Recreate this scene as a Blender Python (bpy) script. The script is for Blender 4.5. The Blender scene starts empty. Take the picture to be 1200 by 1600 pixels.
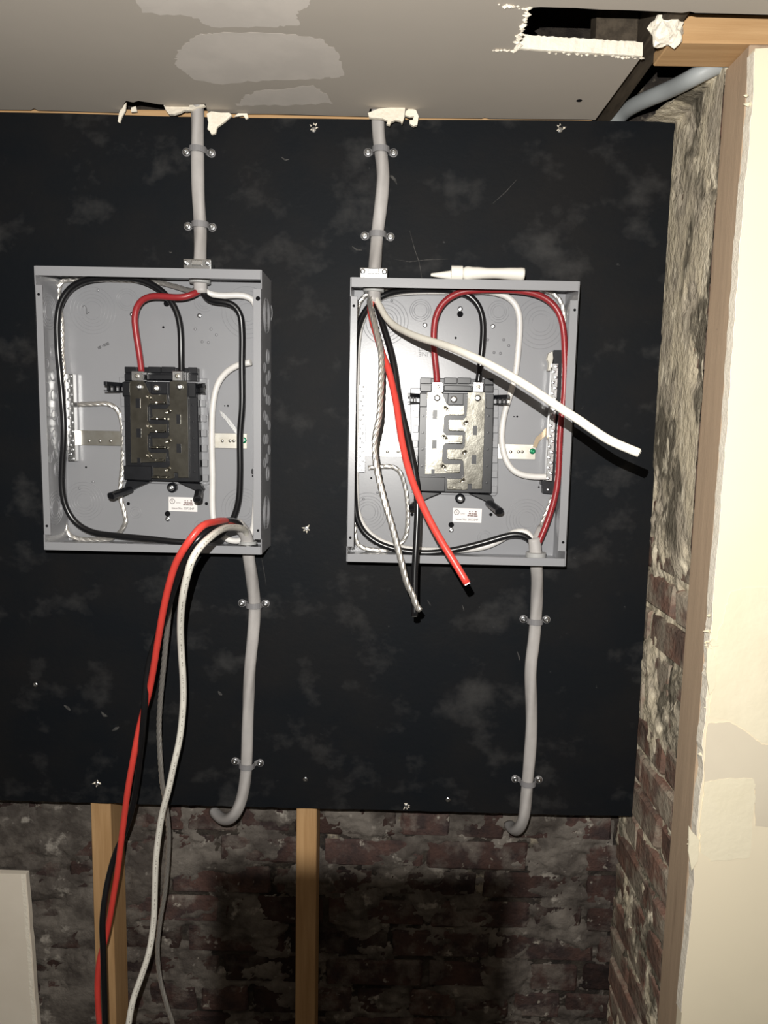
import bpy, bmesh, math, random
from mathutils import Vector, Matrix, noise
random.seed(7)
S = bpy.context.scene
COL = S.collection
PI = math.pi
# ------------------------------------------------------------------ camera
PIT, YAW, ROL, FPX = .1217, -.01, .0203, 1155.0
CAM = Vector((.0061, -1.2964, 1.6171))
_f = Vector((math.sin(YAW)*math.cos(PIT), math.cos(YAW)*math.cos(PIT), -math.sin(PIT)))
_r = Vector((math.cos(YAW), -math.sin(YAW), 0)); _u = _r.cross(_f)
R2 = _r*math.cos(ROL)+_u*math.sin(ROL); U2 = _u*math.cos(ROL)-_r*math.sin(ROL)
cd = bpy.data.cameras.new('camera'); cam = bpy.data.objects.new('camera', cd); COL.objects.link(cam)
cd.sensor_fit = 'VERTICAL'; cd.sensor_height = 36; cd.sensor_width = 27; cd.lens = FPX*36/1600
cd.clip_start = .02
cam.matrix_world = Matrix(((R2.x, U2.x, -_f.x, CAM.x), (R2.y, U2.y, -_f.y, CAM.y), (R2.z, U2.z, -_f.z, CAM.z), (0, 0, 0, 1)))
S.camera = cam
# ------------------------------------------------------------------ world, light, exposure
w = bpy.data.worlds.new('world'); S.world = w; w.use_nodes = True
w.node_tree.nodes['Background'].inputs[0].default_value = (1.0, .9, .76, 1)
w.node_tree.nodes['Background'].inputs[1].default_value = .075
S.view_settings.view_transform = 'Standard'; S.view_settings.look = 'None'
S.view_settings.exposure = 0.0; S.view_settings.gamma = 1; S.view_settings.use_curve_mapping = False
LPOS = CAM + Vector((-.03, .0, .075))
ld = bpy.data.lights.new('torch_light', 'SPOT'); lo = bpy.data.objects.new('torch_light', ld); COL.objects.link(lo)
lo.location = LPOS; ld.energy = 84; ld.color = (1, .972, .925); ld.spot_size = math.radians(175); ld.spot_blend = 1.0; lo.rotation_euler = (math.radians(92), 0, 0); ld.shadow_soft_size = .0009

# light beside the camera; an added blocker cuts the lower part of the beam
# ------------------------------------------------------------------ pixel -> point on a plane of the room
def ray(px, py): return _f + R2*((px-600)/FPX) + U2*((800-py)/FPX)
def at(px, py, y):
    d = ray(px, py); return CAM + d*((y-CAM.y)/d.y)
def atx(px, py, x):
    d = ray(px, py); return CAM + d*((x-CAM.x)/d.x)
def atz(px, py, z):
    d = ray(px, py); return CAM + d*((z-CAM.z)/d.z)
# ------------------------------------------------------------------ materials
def mat(name, c, rough=.5, metal=0., c2=None, scale=20, thr=(.4, .6), spec=.5, bump=0., bscale=60, stretch=(1, 1, 1),
        c3=None, s3=60, t3=(.55, .7), c4=None, s4=150, t4=(.68, .74), world=False, rnd=0., coat=0.):
    m = bpy.data.materials.new(name); m.use_nodes = True
    nt = m.node_tree; N = nt.nodes; L = nt.links; b = N['Principled BSDF']
    b.inputs['Roughness'].default_value = rough; b.inputs['Metallic'].default_value = metal
    b.inputs['Specular IOR Level'].default_value = spec
    if coat: b.inputs['Coat Weight'].default_value = coat; b.inputs['Coat Roughness'].default_value = .12
    b.inputs['Base Color'].default_value = (*c, 1)
    if world:
        co = N.new('ShaderNodeNewGeometry').outputs['Position']
    else:
        co = N.new('ShaderNodeTexCoord').outputs['Object']
    mp = N.new('ShaderNodeMapping'); mp.inputs['Scale'].default_value = stretch; L.new(co, mp.inputs['Vector'])
    if rnd:
        oi = N.new('ShaderNodeObjectInfo'); cv = N.new('ShaderNodeCombineXYZ')
        mu = N.new('ShaderNodeMath'); mu.operation = 'MULTIPLY'; mu.inputs[1].default_value = 37.
        L.new(oi.outputs['Random'], mu.inputs[0]); L.new(mu.outputs[0], cv.inputs[0]); L.new(mu.outputs[0], cv.inputs[1])
        L.new(cv.outputs[0], mp.inputs['Location'])
    def nz(sc, det=5):
        n = N.new('ShaderNodeTexNoise'); n.inputs['Scale'].default_value = sc; n.inputs['Detail'].default_value = det
        n.inputs['Roughness'].default_value = .6; L.new(mp.outputs[0], n.inputs['Vector']); return n.outputs['Fac']
    def ramp(src, lo_, hi):
        r = N.new('ShaderNodeMapRange'); r.inputs[1].default_value = lo_; r.inputs[2].default_value = hi
        L.new(src, r.inputs[0]); return r.outputs[0]
    def mix(fac, a, bcol):
        x = N.new('ShaderNodeMix'); x.data_type = 'RGBA'; L.new(fac, x.inputs[0])
        if isinstance(a, tuple): x.inputs[6].default_value = (*a, 1)
        else: L.new(a, x.inputs[6])
        x.inputs[7].default_value = (*bcol, 1); return x.outputs[2]
    cur = None
    if c2: cur = mix(ramp(nz(scale), *thr), c, c2)
    if c3: cur = mix(ramp(nz(s3), *t3), cur or c, c3)
    if c4: cur = mix(ramp(nz(s4, 3), *t4), cur or c, c4)
    if rnd:
        hs = N.new('ShaderNodeHueSaturation'); mr = N.new('ShaderNodeMapRange')
        mr.inputs[3].default_value = 1-rnd; mr.inputs[4].default_value = 1+rnd
        L.new(oi.outputs['Random'], mr.inputs[0]); L.new(mr.outputs[0], hs.inputs['Value'])
        if cur: L.new(cur, hs.inputs['Color'])
        else: hs.inputs['Color'].default_value = (*c, 1)
        cur = hs.outputs[0]
    if cur: L.new(cur, b.inputs['Base Color'])
    if bump:
        bp = N.new('ShaderNodeBump'); bp.inputs['Strength'].default_value = bump; bp.inputs['Distance'].default_value = .01
        L.new(nz(bscale), bp.inputs['Height']); L.new(bp.outputs[0], b.inputs['Normal'])
    m['_'] = 0
    return m
def jacket_mat(name, c, ink, rough=.45, band=(.18, .26), freq=900, dens=.52, coat=0.):
    """plastic sheath with a line of small faded print running along it (UV: u = metres along, v = round)"""
    m = mat(name, c, rough, c2=tuple(x*.93 for x in c), scale=40, coat=coat)
    nt = m.node_tree; N = nt.nodes; L = nt.links; b = N['Principled BSDF']
    old = b.inputs['Base Color'].links[0].from_socket
    tc = N.new('ShaderNodeTexCoord'); sp = N.new('ShaderNodeSeparateXYZ'); L.new(tc.outputs['UV'], sp.inputs[0])
    def rng(v0, v1, src):
        a = N.new('ShaderNodeMath'); a.operation = 'GREATER_THAN'; a.inputs[1].default_value = v0; L.new(src, a.inputs[0])
        c_ = N.new('ShaderNodeMath'); c_.operation = 'LESS_THAN'; c_.inputs[1].default_value = v1; L.new(src, c_.inputs[0])
        d = N.new('ShaderNodeMath'); d.operation = 'MULTIPLY'; L.new(a.outputs[0], d.inputs[0]); L.new(c_.outputs[0], d.inputs[1]); return d.outputs[0]
    n = N.new('ShaderNodeTexNoise'); n.inputs['Scale'].default_value = 1; n.inputs['Detail'].default_value = 2
    mp = N.new('ShaderNodeMapping'); mp.inputs['Scale'].default_value = (freq, 14, 1); L.new(tc.outputs['UV'], mp.inputs[0]); L.new(mp.outputs[0], n.inputs['Vector'])
    n2 = N.new('ShaderNodeTexNoise'); n2.inputs['Scale'].default_value = 1
    mp2 = N.new('ShaderNodeMapping'); mp2.inputs['Scale'].default_value = (60, 0, 1); L.new(tc.outputs['UV'], mp2.inputs[0]); L.new(mp2.outputs[0], n2.inputs['Vector'])
    a = rng(*band, sp.outputs[1])
    def mul(p, q):
        d = N.new('ShaderNodeMath'); d.operation = 'MULTIPLY'; L.new(p, d.inputs[0]); L.new(q, d.inputs[1]); return d.outputs[0]
    k = mul(mul(a, rng(dens, 2, n.outputs['Fac'])), rng(.47, 2, n2.outputs['Fac']))
    x = N.new('ShaderNodeMix'); x.data_type = 'RGBA'; L.new(k, x.inputs[0]); L.new(old, x.inputs[6]); x.inputs[7].default_value = (*ink, 1)
    L.new(x.outputs[2], b.inputs['Base Color'])
    return m
M = {}
M['board'] = mat('black_painted_plywood', (.0046, .0060, .0080), .62, c2=(.0082, .0082, .0088), scale=5, thr=(.40, .65), spec=.13,
                 c3=(.050, .049, .048), s3=9, t3=(.54, .84), c4=(.10, .10, .10), s4=38, t4=(.72, .86), stretch=(1, 1, 1.25), bump=.05, bscale=90)
M['scuff'] = mat('pale_scuff_dust', (.075, .073, .070), .9, c2=(.035, .034, .033), scale=160, spec=.1)
M['steel'] = mat('grey_powder_coated_steel', (.275, .278, .292), .30, c2=(.262, .265, .277), scale=3, spec=.55, bump=.012, bscale=260)
M['black'] = mat('black_plastic', (.0045, .005, .007), .36, spec=.5, c2=(.007, .0075, .010), scale=90)
M['steel_dull'] = mat('dull_letter_steel', (.27, .27, .275), .62, spec=.3)  # duller finish stands in for the shading on the raised letters
M['strand'] = mat('bare_aluminium_strand', (.80, .77, .72), .34, .88, bump=.05, bscale=400)
M['bus'] = mat('tin_plated_bus_metal', (.56, .54, .47), .19, 1., c2=(.36, .34, .29), scale=30, thr=(.40, .68), bump=.05, bscale=34)
M['alu'] = mat('bright_aluminium', (.85, .85, .84), .27, 1., bump=.05, bscale=400)
M['zinc'] = mat('zinc_plated_steel', (.72, .73, .74), .25, 1., bump=.03, bscale=300)
M['strap_metal'] = mat('dull_zinc_strap', (.62, .60, .54), .36, 1., c2=(.55, .52, .45), scale=60)
M['brown_metal'] = mat('tarnished_copper_strip', (.30, .24, .17), .4, 1.)
M['green'] = mat('green_screw_enamel', (.012, .22, .10), .25, .3)
M['red'] = jacket_mat('red_wire_insulation', (.66, .060, .045), (.30, .02, .02), .35, freq=500)
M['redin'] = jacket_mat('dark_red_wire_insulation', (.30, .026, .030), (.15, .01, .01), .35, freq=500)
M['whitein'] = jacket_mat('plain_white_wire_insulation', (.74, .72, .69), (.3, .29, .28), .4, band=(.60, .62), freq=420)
M['blackwire'] = mat('black_wire_insulation', (.008, .008, .009), .28, spec=.5)
M['white'] = jacket_mat('white_wire_insulation', (.76, .73, .65), (.25, .23, .2), .4, band=(.60, .66), freq=420)
M['grey'] = jacket_mat('grey_cable_sheath', (.42, .40, .385), (.13, .12, .12), .5, band=(.70, .76), freq=330)
M['connector'] = mat('grey_connector_plastic', (.40, .40, .39), .45)
M['clamp'] = mat('grey_strap_plastic', (.22, .215, .22), .45)
M['sticker'] = mat('white_sticker_paper', (.86, .82, .80), .6)
M['ink'] = mat('dark_print_ink', (.055, .05, .05), .7)
M['redink'] = mat('reddish_print_ink', (.16, .09, .08), .7)
M['pen'] = mat('pen_ink', (.06, .06, .065), .6)
M['hole'] = mat('dark_hole_paint', (.006, .006, .007), .9, spec=.1)
M['tube'] = mat('white_tube_plastic', (.80, .77, .70), .38)
M['ceiling'] = mat('bare_drywall_ceiling_paper', (.45, .405, .35), .9, c2=(.41, .37, .32), scale=2.2, thr=(.35, .7), spec=.15, world=True)
M['compound'] = mat('joint_compound', (.60, .55, .495), .85, c2=(.55, .505, .455), scale=14, spec=.2, world=True)
M['gypsum'] = mat('broken_gypsum_core', (.93, .86, .73), .95, c2=(.86, .79, .66), scale=70, spec=.1, bump=.25, bscale=160)
M['drywall'] = mat('painted_drywall', (.90, .80, .60), .8, c2=(.86, .765, .575), scale=3, spec=.2, world=True)
M['cream'] = mat('cream_filler', (.90, .82, .62), .75, c2=(.86, .78, .58), scale=9, spec=.2, world=True, bump=.12, bscale=60)
M['tan'] = mat('bare_wall_compound', (.77, .69, .54), .8, c2=(.73, .65, .51), scale=8, spec=.2, world=True)
M['leaning'] = mat('grey_white_drywall_face', (.84, .76, .64), .85, c2=(.78, .70, .58), scale=4, spec=.15)
M['wood'] = mat('pine_lumber', (.50, .31, .15), .7, c2=(.40, .235, .105), scale=11, thr=(.35, .65), stretch=(9, 9, .5), spec=.25,
                c3=(.26, .14, .06), s3=2.2, t3=(.66, .80), bump=.08, bscale=50)
M['woodx'] = mat('pine_header_lumber', (.60, .38, .19), .7, c2=(.50, .30, .14), scale=11, thr=(.35, .65), stretch=(.5, 9, 9), spec=.25, bump=.08, bscale=50)
M['jamb'] = mat('weathered_pine', (.50, .37, .255), .75, c2=(.42, .31, .215), scale=10, thr=(.3, .7), stretch=(8, 8, .6), spec=.2,
                c3=(.26, .18, .125), s3=3.0, t3=(.60, .74), bump=.1, bscale=50)
M['darkwood'] = mat('old_dark_joist', (.085, .068, .05), .85, c2=(.05, .04, .03), scale=12, stretch=(6, 1, 6), spec=.1)
M['deck_dark'] = mat('dark_cavity_boards', (.02, .017, .014), .9, spec=.05)  # one even near-black brown for the boards above the ceiling
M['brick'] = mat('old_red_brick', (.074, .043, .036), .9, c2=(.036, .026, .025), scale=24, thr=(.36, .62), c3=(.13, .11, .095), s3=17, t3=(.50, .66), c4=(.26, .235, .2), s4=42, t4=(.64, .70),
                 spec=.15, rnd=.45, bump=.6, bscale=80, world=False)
M['brick_side'] = mat('old_dusty_brick', (.235, .135, .10), .9, c2=(.15, .105, .085), scale=24, thr=(.38, .62), c3=(.34, .29, .225), s3=13, t3=(.47, .60),
                 spec=.15, rnd=.25, bump=.5, bscale=80, world=False)
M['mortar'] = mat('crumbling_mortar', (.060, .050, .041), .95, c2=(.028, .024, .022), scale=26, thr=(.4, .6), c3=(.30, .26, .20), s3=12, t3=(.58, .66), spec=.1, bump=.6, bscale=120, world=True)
M['mortar_side'] = mat('grey_side_mortar', (.24, .205, .16), .95, c2=(.12, .10, .08), scale=30, spec=.1, bump=.6, bscale=120, world=True)
M['coat'] = mat('grey_plaster_skim', (.64, .56, .41), .92, c2=(.44, .385, .30), scale=19, thr=(.40, .60), spec=.12, stretch=(1, 1, .6),
                c3=(.165, .145, .11), s3=7.5, t3=(.52, .57), c4=(.78, .70, .54), s4=40, t4=(.56, .68), world=True, bump=.7, bscale=75)
M['patch'] = mat('lime_mortar_smear', (.17, .15, .13), .95, c2=(.075, .064, .056), scale=15, thr=(.38, .6), c3=(.34, .31, .27), s3=28, t3=(.60, .70), spec=.1, world=True, bump=.4, bscale=120)
M['floor'] = mat('concrete_floor', (.25, .24, .22), .85, c2=(.18, .17, .155), scale=4, world=True)
M['cable2'] = mat('blue_grey_conduit', (.36, .38, .38), .5)
# ------------------------------------------------------------------ mesh helpers
class MB:
    def __init__(s): s.v = []; s.f = []; s.uv = None; s.sm = False
    def add(s, v, f):
        n = len(s.v); s.v += [tuple(p) for p in v]; s.f += [tuple(i+n for i in q) for q in f]; return s
    def box(s, x0, x1, y0, y1, z0, z1):
        return s.add([(x, y, z) for x in (x0, x1) for y in (y0, y1) for z in (z0, z1)],
                     [(0, 1, 3, 2), (4, 6, 7, 5), (0, 4, 5, 1), (2, 3, 7, 6), (0, 2, 6, 4), (1, 5, 7, 3)])
    def prism(s, poly, d0, d1, axis='y'):
        """polygon in the plane across AXIS, pulled from d0 to d1"""
        def P(a, b, d): return (a, d, b) if axis == 'y' else ((d, a, b) if axis == 'x' else (a, b, d))
        n = len(poly)
        return s.add([P(a, b, d0) for a, b in poly]+[P(a, b, d1) for a, b in poly],
                     [tuple(range(n)), tuple(range(2*n-1, n-1, -1))]+[(i, i+n, (i+1) % n+n, (i+1) % n) for i in range(n)])
    def lathe(s, prof, c, axis='y', seg=20, sgn=-1):
        """prof: (radius, height) list; heights run along sgn*axis"""
        n0 = []; out = []
        for r, h in prof:
            for k in range(seg):
                a = 2*PI*k/seg; p, q = r*math.cos(a), r*math.sin(a); h_ = sgn*h
                out.append((c[0]+p, c[1]+h_, c[2]+q) if axis == 'y' else ((c[0]+h_, c[1]+p, c[2]+q) if axis == 'x' else (c[0]+p, c[1]+q, c[2]+h_)))
        m = len(prof); fs = []
        for i in range(m-1):
            for k in range(seg):
                fs.append((i*seg+k, i*seg+(k+1) % seg, (i+1)*seg+(k+1) % seg, (i+1)*seg+k))
        if prof[0][0] > 1e-6: fs.append(tuple(range(seg)))
        if prof[-1][0] > 1e-6: fs.append(tuple((m-1)*seg+k for k in range(seg))[::-1])
        return s.add(out, fs)
    def ring(s, c, r, axis='y', t=.0005, seg=36, sgn=-1, h=.0007):
        out = []; fs = []
        for k in range(seg):
            a = 2*PI*k/seg
            for dr, hh in ((-t, 0), (-t*.3, h), (t*.3, h), (t, 0)):
                p, q = (r+dr)*math.cos(a), (r+dr)*math.sin(a)
                out.append((c[0]+p, c[1]+sgn*hh, c[2]+q) if axis == 'y' else (c[0]+sgn*hh, c[1]+p, c[2]+q))
        for k in range(seg):
            for j in range(3): fs.append((k*4+j, ((k+1) % seg)*4+j, ((k+1) % seg)*4+j+1, k*4+j+1))
        return s.add(out, fs)
    def build(s, name, m, parent=None, bevel=0., smooth=False, seg=1, merge=True, loc=None):
        me = bpy.data.meshes.new(name); bm = bmesh.new()
        vs = [bm.verts.new(p) for p in s.v]
        uvl = bm.loops.layers.uv.new('uv') if s.uv else None
        for k, f in enumerate(s.f):
            try: fc = bm.faces.new([vs[i] for i in f])
            except ValueError: continue
            fc.smooth = smooth
            if uvl:
                for lp, uvv in zip(fc.loops, s.uv[k]): lp[uvl].uv = uvv
        if not s.uv:
            bmesh.ops.recalc_face_normals(bm, faces=bm.faces)
        if bevel:
            es = [e for e in bm.edges if len(e.link_faces) == 2 and e.calc_face_angle(0) > .6]
            bmesh.ops.bevel(bm, geom=es, offset=bevel, segments=seg, affect='EDGES', profile=.6, clamp_overlap=True)
        bm.to_mesh(me); bm.free()
        me.materials.append(m)
        o = bpy.data.objects.new(name, me); COL.objects.link(o)
        if parent: o.parent = parent
        if loc: o.location = loc
        return o
def spline(pts, step=.006):
    """centripetal Catmull-Rom through points (Vectors), evenly enough sampled"""
    P = [Vector(p) for p in pts]
    P = [P[0]*2-P[1]]+P+[P[-1]*2-P[-2]]
    out = []
    for i in range(1, len(P)-2):
        p0, p1, p2, p3 = P[i-1:i+3]
        t0 = 0; t1 = t0+max((p1-p0).length, 1e-6)**.5; t2 = t1+max((p2-p1).length, 1e-6)**.5; t3 = t2+max((p3-p2).length, 1e-6)**.5
        n = max(2, int((p2-p1).length/step))
        for k in range(n):
            t = t1+(t2-t1)*k/n
            A1 = p0*((t1-t)/(t1-t0))+p1*((t-t0)/(t1-t0)); A2 = p1*((t2-t)/(t2-t1))+p2*((t-t1)/(t2-t1)); A3 = p2*((t3-t)/(t3-t2))+p3*((t-t2)/(t3-t2))
            B1 = A1*((t2-t)/(t2-t0))+A2*((t-t0)/(t2-t0)); B2 = A2*((t3-t)/(t3-t1))+A3*((t-t1)/(t3-t1))
            out.append(B1*((t2-t)/(t2-t1))+B2*((t-t1)/(t2-t1)))
    out.append(P[-2]); return out
def tube(pts, r, seg=14, step=.006, lobes=0, lobe=0., twist=0., phase=0., wob=0., cap=True, smoothing=2):
    P = spline(pts, step)
    for _ in range(smoothing):
        P = [P[0]]+[(P[i-1]+P[i]*2+P[i+1])/4 for i in range(1, len(P)-1)]+[P[-1]]
    mb = MB(); mb.uv = []
    t = (P[1]-P[0]).normalized(); n = t.cross(Vector((.31, .2, .93))); n = n.normalized() if n.length > .05 else t.cross(Vector((1, 0, 0))).normalized()
    s_ = 0.; rings = []
    L_ = []
    for i, p in enumerate(P):
        t = (P[min(i+1, len(P)-1)]-P[max(i-1, 0)]).normalized()
        n = (n-t*n.dot(t)).normalized(); b = t.cross(n)
        if i: s_ += (p-P[i-1]).length
        L_.append(s_)
        rr = r*(1+wob*noise.noise(Vector((s_*14+phase, phase, 0))))
        for k in range(seg):
            a = 2*PI*k/seg
            q = rr*(1+(lobe*math.cos(lobes*(a-twist*s_)+phase) if lobes else 0))
            mb.v.append(tuple(p+n*(q*math.cos(a))+b*(q*math.sin(a))))
    for i in range(len(P)-1):
        for k in range(seg):
            k2 = (k+1) % seg
            mb.f.append((i*seg+k, i*seg+k2, (i+1)*seg+k2, (i+1)*seg+k))
            v0, v1 = k/seg, (k+1)/seg
            mb.uv.append(((L_[i], v0), (L_[i], v1), (L_[i+1], v1), (L_[i+1], v0)))
    if cap:
        mb.f.append(tuple(range(seg))[::-1]); mb.uv.append([(0, .99)]*seg)
        m = (len(P)-1)*seg; mb.f.append(tuple(m+k for k in range(seg))); mb.uv.append([(0, .99)]*seg)
    mb.P = P
    return mb
def empty(name, loc=(0, 0, 0)):
    o = bpy.data.objects.new(name, None); COL.objects.link(o); o.location = loc; o.empty_display_size = .05; return o
def tag(o, label, cat, group=None):
    o['label'] = label; o['category'] = cat
    if group: o['group'] = group
    return o
def struct(o): o['kind'] = 'structure'; return o
def text_mesh(txt, size, m, name, parent, loc, rot=0., flip=False, depth=.00012):
    cu = bpy.data.curves.new(name, 'FONT'); cu.body = txt; cu.size = size; cu.align_x = 'CENTER'; cu.align_y = 'CENTER'; cu.extrude = depth
    tmp = bpy.data.objects.new(name, cu); COL.objects.link(tmp)
    dg = bpy.context.evaluated_depsgraph_get(); me = bpy.data.meshes.new_from_object(tmp.evaluated_get(dg))
    bpy.data.objects.remove(tmp); bpy.data.curves.remove(cu)
    me.materials.clear(); me.materials.append(m)
    o = bpy.data.objects.new(name, me); COL.objects.link(o); o.parent = parent
    o.location = loc; o.rotation_euler = (PI/2, rot, 0)
    return o
def screw_head(mb, c, r, h, axis='y', sgn=-1, seg=16):
    """domed head with a recessed drive"""
    return mb.lathe([(r, 0), (r, h*.45), (r*.8, h*.9), (r*.42, h), (r*.36, h*.98), (r*.3, h*.45), (0, h*.4)], c, axis, seg, sgn)

# ================================================================== SETTING
ZC = 2.1195       # underside of the ceiling
YB = .090         # face of the brick wall behind
# --- floor
struct(MB().box(-2.2, 2.0, -2.8, .4, -.1, 0).build('floor', M['floor']))
# --- brick wall behind the board
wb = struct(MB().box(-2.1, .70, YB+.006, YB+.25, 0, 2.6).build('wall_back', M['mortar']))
def brick_mesh(lx, ly, lz, seed):
    rnd = random.Random(seed); bm = bmesh.new(); bmesh.ops.create_cube(bm, size=1)
    for v in bm.verts: v.co = Vector((v.co.x*lx, v.co.y*ly, v.co.z*lz))
    bmesh.ops.bevel(bm, geom=list(bm.edges), offset=.005, segments=1, affect='EDGES')
    for v in bm.verts: v.co += Vector((rnd.uniform(-1, 1), rnd.uniform(-1, 1), rnd.uniform(-1, 1)))*.0022
    me = bpy.data.meshes.new('brick'); bm.to_mesh(me); bm.free(); return me
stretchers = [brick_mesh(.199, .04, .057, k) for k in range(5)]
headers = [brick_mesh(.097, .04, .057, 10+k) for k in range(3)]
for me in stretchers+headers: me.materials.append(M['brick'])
z = .30; row = 0
while z < .93:
    x = -1.45+(.10 if row % 2 else 0)+random.uniform(-.02, .02); hd = row % 6 == 2
    while x < .47:
        short = hd or x+.2 > .50
        me = random.choice(headers if short else stretchers); ln = .097 if short else .199
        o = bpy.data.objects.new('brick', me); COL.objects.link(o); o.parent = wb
        o.location = (x+ln/2, YB+.02+random.uniform(-.003, .004), z+random.uniform(-.0015, .0015)); o.rotation_euler = (0, random.uniform(-.008, .008), random.uniform(-.01, .01))
        x += ln+.010
    z += .0655; row += 1
def fbm(x, y, z_, sc, oct_=4):
    return noise.fractal(Vector((x*sc, y*sc, z_*sc)), .7, 2.1, oct_)
def relief(name, m, parent, u0, u1, v0, v1, step, hfun, place):
    nu, nv = int((u1-u0)/step), int((v1-v0)/step); mb = MB()
    for j in range(nv+1):
        for i in range(nu+1):
            u, v = u0+(u1-u0)*i/nu, v0+(v1-v0)*j/nv
            mb.v.append(place(u, v, hfun(u, v)))
    fs = []
    for j in range(nv):
        for i in range(nu):
            a = j*(nu+1)+i; q = (a, a+1, a+nu+2, a+nu+1)
            fs.append(q)
    mb.f = fs
    me = bpy.data.meshes.new(name); me.from_pydata(mb.v, [], mb.f); me.materials.append(m)
    me.polygons.foreach_set('use_smooth', [True]*len(me.polygons))
    o = bpy.data.objects.new(name, me); COL.objects.link(o); o.parent = parent; return o
def h_back(u, v):
    n = fbm(u*.6, v, 1.3, 16, 6); f = fbm(u, v, 7.7, 110, 3)
    side = .55*max(0, min(1, (-.40-u)/.22))+.30*max(0, min(1, (u-.22)/.15))*max(0, min(1, (v-.66)/.1))
    return max(-.010, min(.0045, (n-.22+side)*.013+f*.0022))
relief('mortar_smear', M['patch'], wb, -1.25, .462, .32, .925, .0042, h_back, lambda u, v, h: (u, YB-h, v))
# --- brick return on the right
XR = .466
wr = struct(MB().box(XR+.012, XR+.25, -.180, YB+.012, 0, ZC-.004).build('wall_right', M['mortar_side']))
sides = [brick_mesh(.199, .04, .057, 30+k) for k in range(4)]; sideh = [brick_mesh(.097, .04, .057, 40+k) for k in range(3)]
for me in sides+sideh: me.materials.append(M['brick_side'])
z = .33; row = 0
while z < 2.085:
    y = YB-.006
    first = True
    while y > -.19:
        short = (row % 2 == 0) == first
        me = random.choice(sideh if short else sides); ln = .097 if short else .199
        o = bpy.data.objects.new('brick', me); COL.objects.link(o); o.parent = wr
        o.location = (XR+.02+random.uniform(-.002, .004), y-ln/2, z+random.uniform(-.002, .002)); o.rotation_euler = (random.uniform(-.02, .02), 0, PI/2+random.uniform(-.012, .012))
        y -= ln+.009; first = False
    z += .0668; row += 1
def h_side(u, v):
    n = fbm(u, v*.45, 4.2, 11); f = fbm(u, v*.7, 9.1, 70, 4)
    cover = min(1, max(0, (v-1.34)/.12)) * 1.15 - .42 - .05*(v < 1.0)
    if v > 1.95: cover -= .25*noise.noise(Vector((u*9, v*9, 3)))+.1
    return max(-.010, min(.0055, (n+cover)*.012+f*.0034))
relief('plaster_coat', M['coat'], wr, -.185, YB-.004, .35, 2.13, .0042, h_side, lambda u, v, h: (XR-h, u, v))
mb = MB(); n = 26                      # broken plaster lying along the top of that wall
for i in range(n+1):
    y = .086-.262*i/n; w_ = .062*(1-i/n)**.8+.006+.010*noise.noise(Vector((y*40, 3, 1)))
    mb.v += [(XR+.014, y, ZC-.006), (XR-w_, y, ZC+.001), (XR-w_*.6, y, ZC+.016+.008*noise.noise(Vector((y*55, 1, 7)))), (XR+.014, y, ZC+.022+.006*noise.noise(Vector((y*35, 9, 2))))]
for i in range(n):
    for j in range(4): mb.f.append((i*4+j, i*4+(j+1) % 4, (i+1)*4+(j+1) % 4, (i+1)*4+j))
mb.f += [(0, 1, 2, 3), (n*4, n*4+1, n*4+2, n*4+3)]
mb.build('broken_plaster', M['coat'], wr)
# --- ceiling drywall with torn hole at the right
def zc(px, py): p = atz(px, py, ZC); return (p.x, p.y)
back = [(0, 171.5), (48, 172), (53, 169.5), (60, 172.5), (145, 175), (188, 176.5), (193, 163), (197, 157.5), (208, 160), (216, 157.5), (232, 160), (248, 163), (257, 163.5), (263, 174),
        (294, 176), (296, 163), (321, 162), (325, 176.5), (330, 176), (384, 178), (420, 178), (575, 182.5), (578, 170), (606, 170), (609, 183), (640, 183), (650, 184), (752, 185), (757, 183.5), (765, 185.5), (918, 186.5), (930, 187.5)]
hole = [(1003, 88), (965, 86), (925, 83), (880, 80), (835, 77), (806, 76), (811, 70), (806, 66), (813, 60), (810, 54), (816, 48), (814, 40), (821, 36), (819, 27), (825, 22), (822, 14), (829, 12),
        (845, 11), (875, 12), (900, 12.5), (940, 15), (985, 16), (1040, 18.5), (1066, 20), (1078, 18), (1086, 20), (1130, 21), (1200, 23)]
poly = [(-2.1, -.004)]+[zc(*p) for p in back+hole]
poly += [(1.95, poly[-1][1]), (1.95, -2.8), (-2.1, -2.8)]
ce = struct(MB().prism(poly, ZC, ZC+.0155, 'z').build('ceiling', M['ceiling']))
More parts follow.
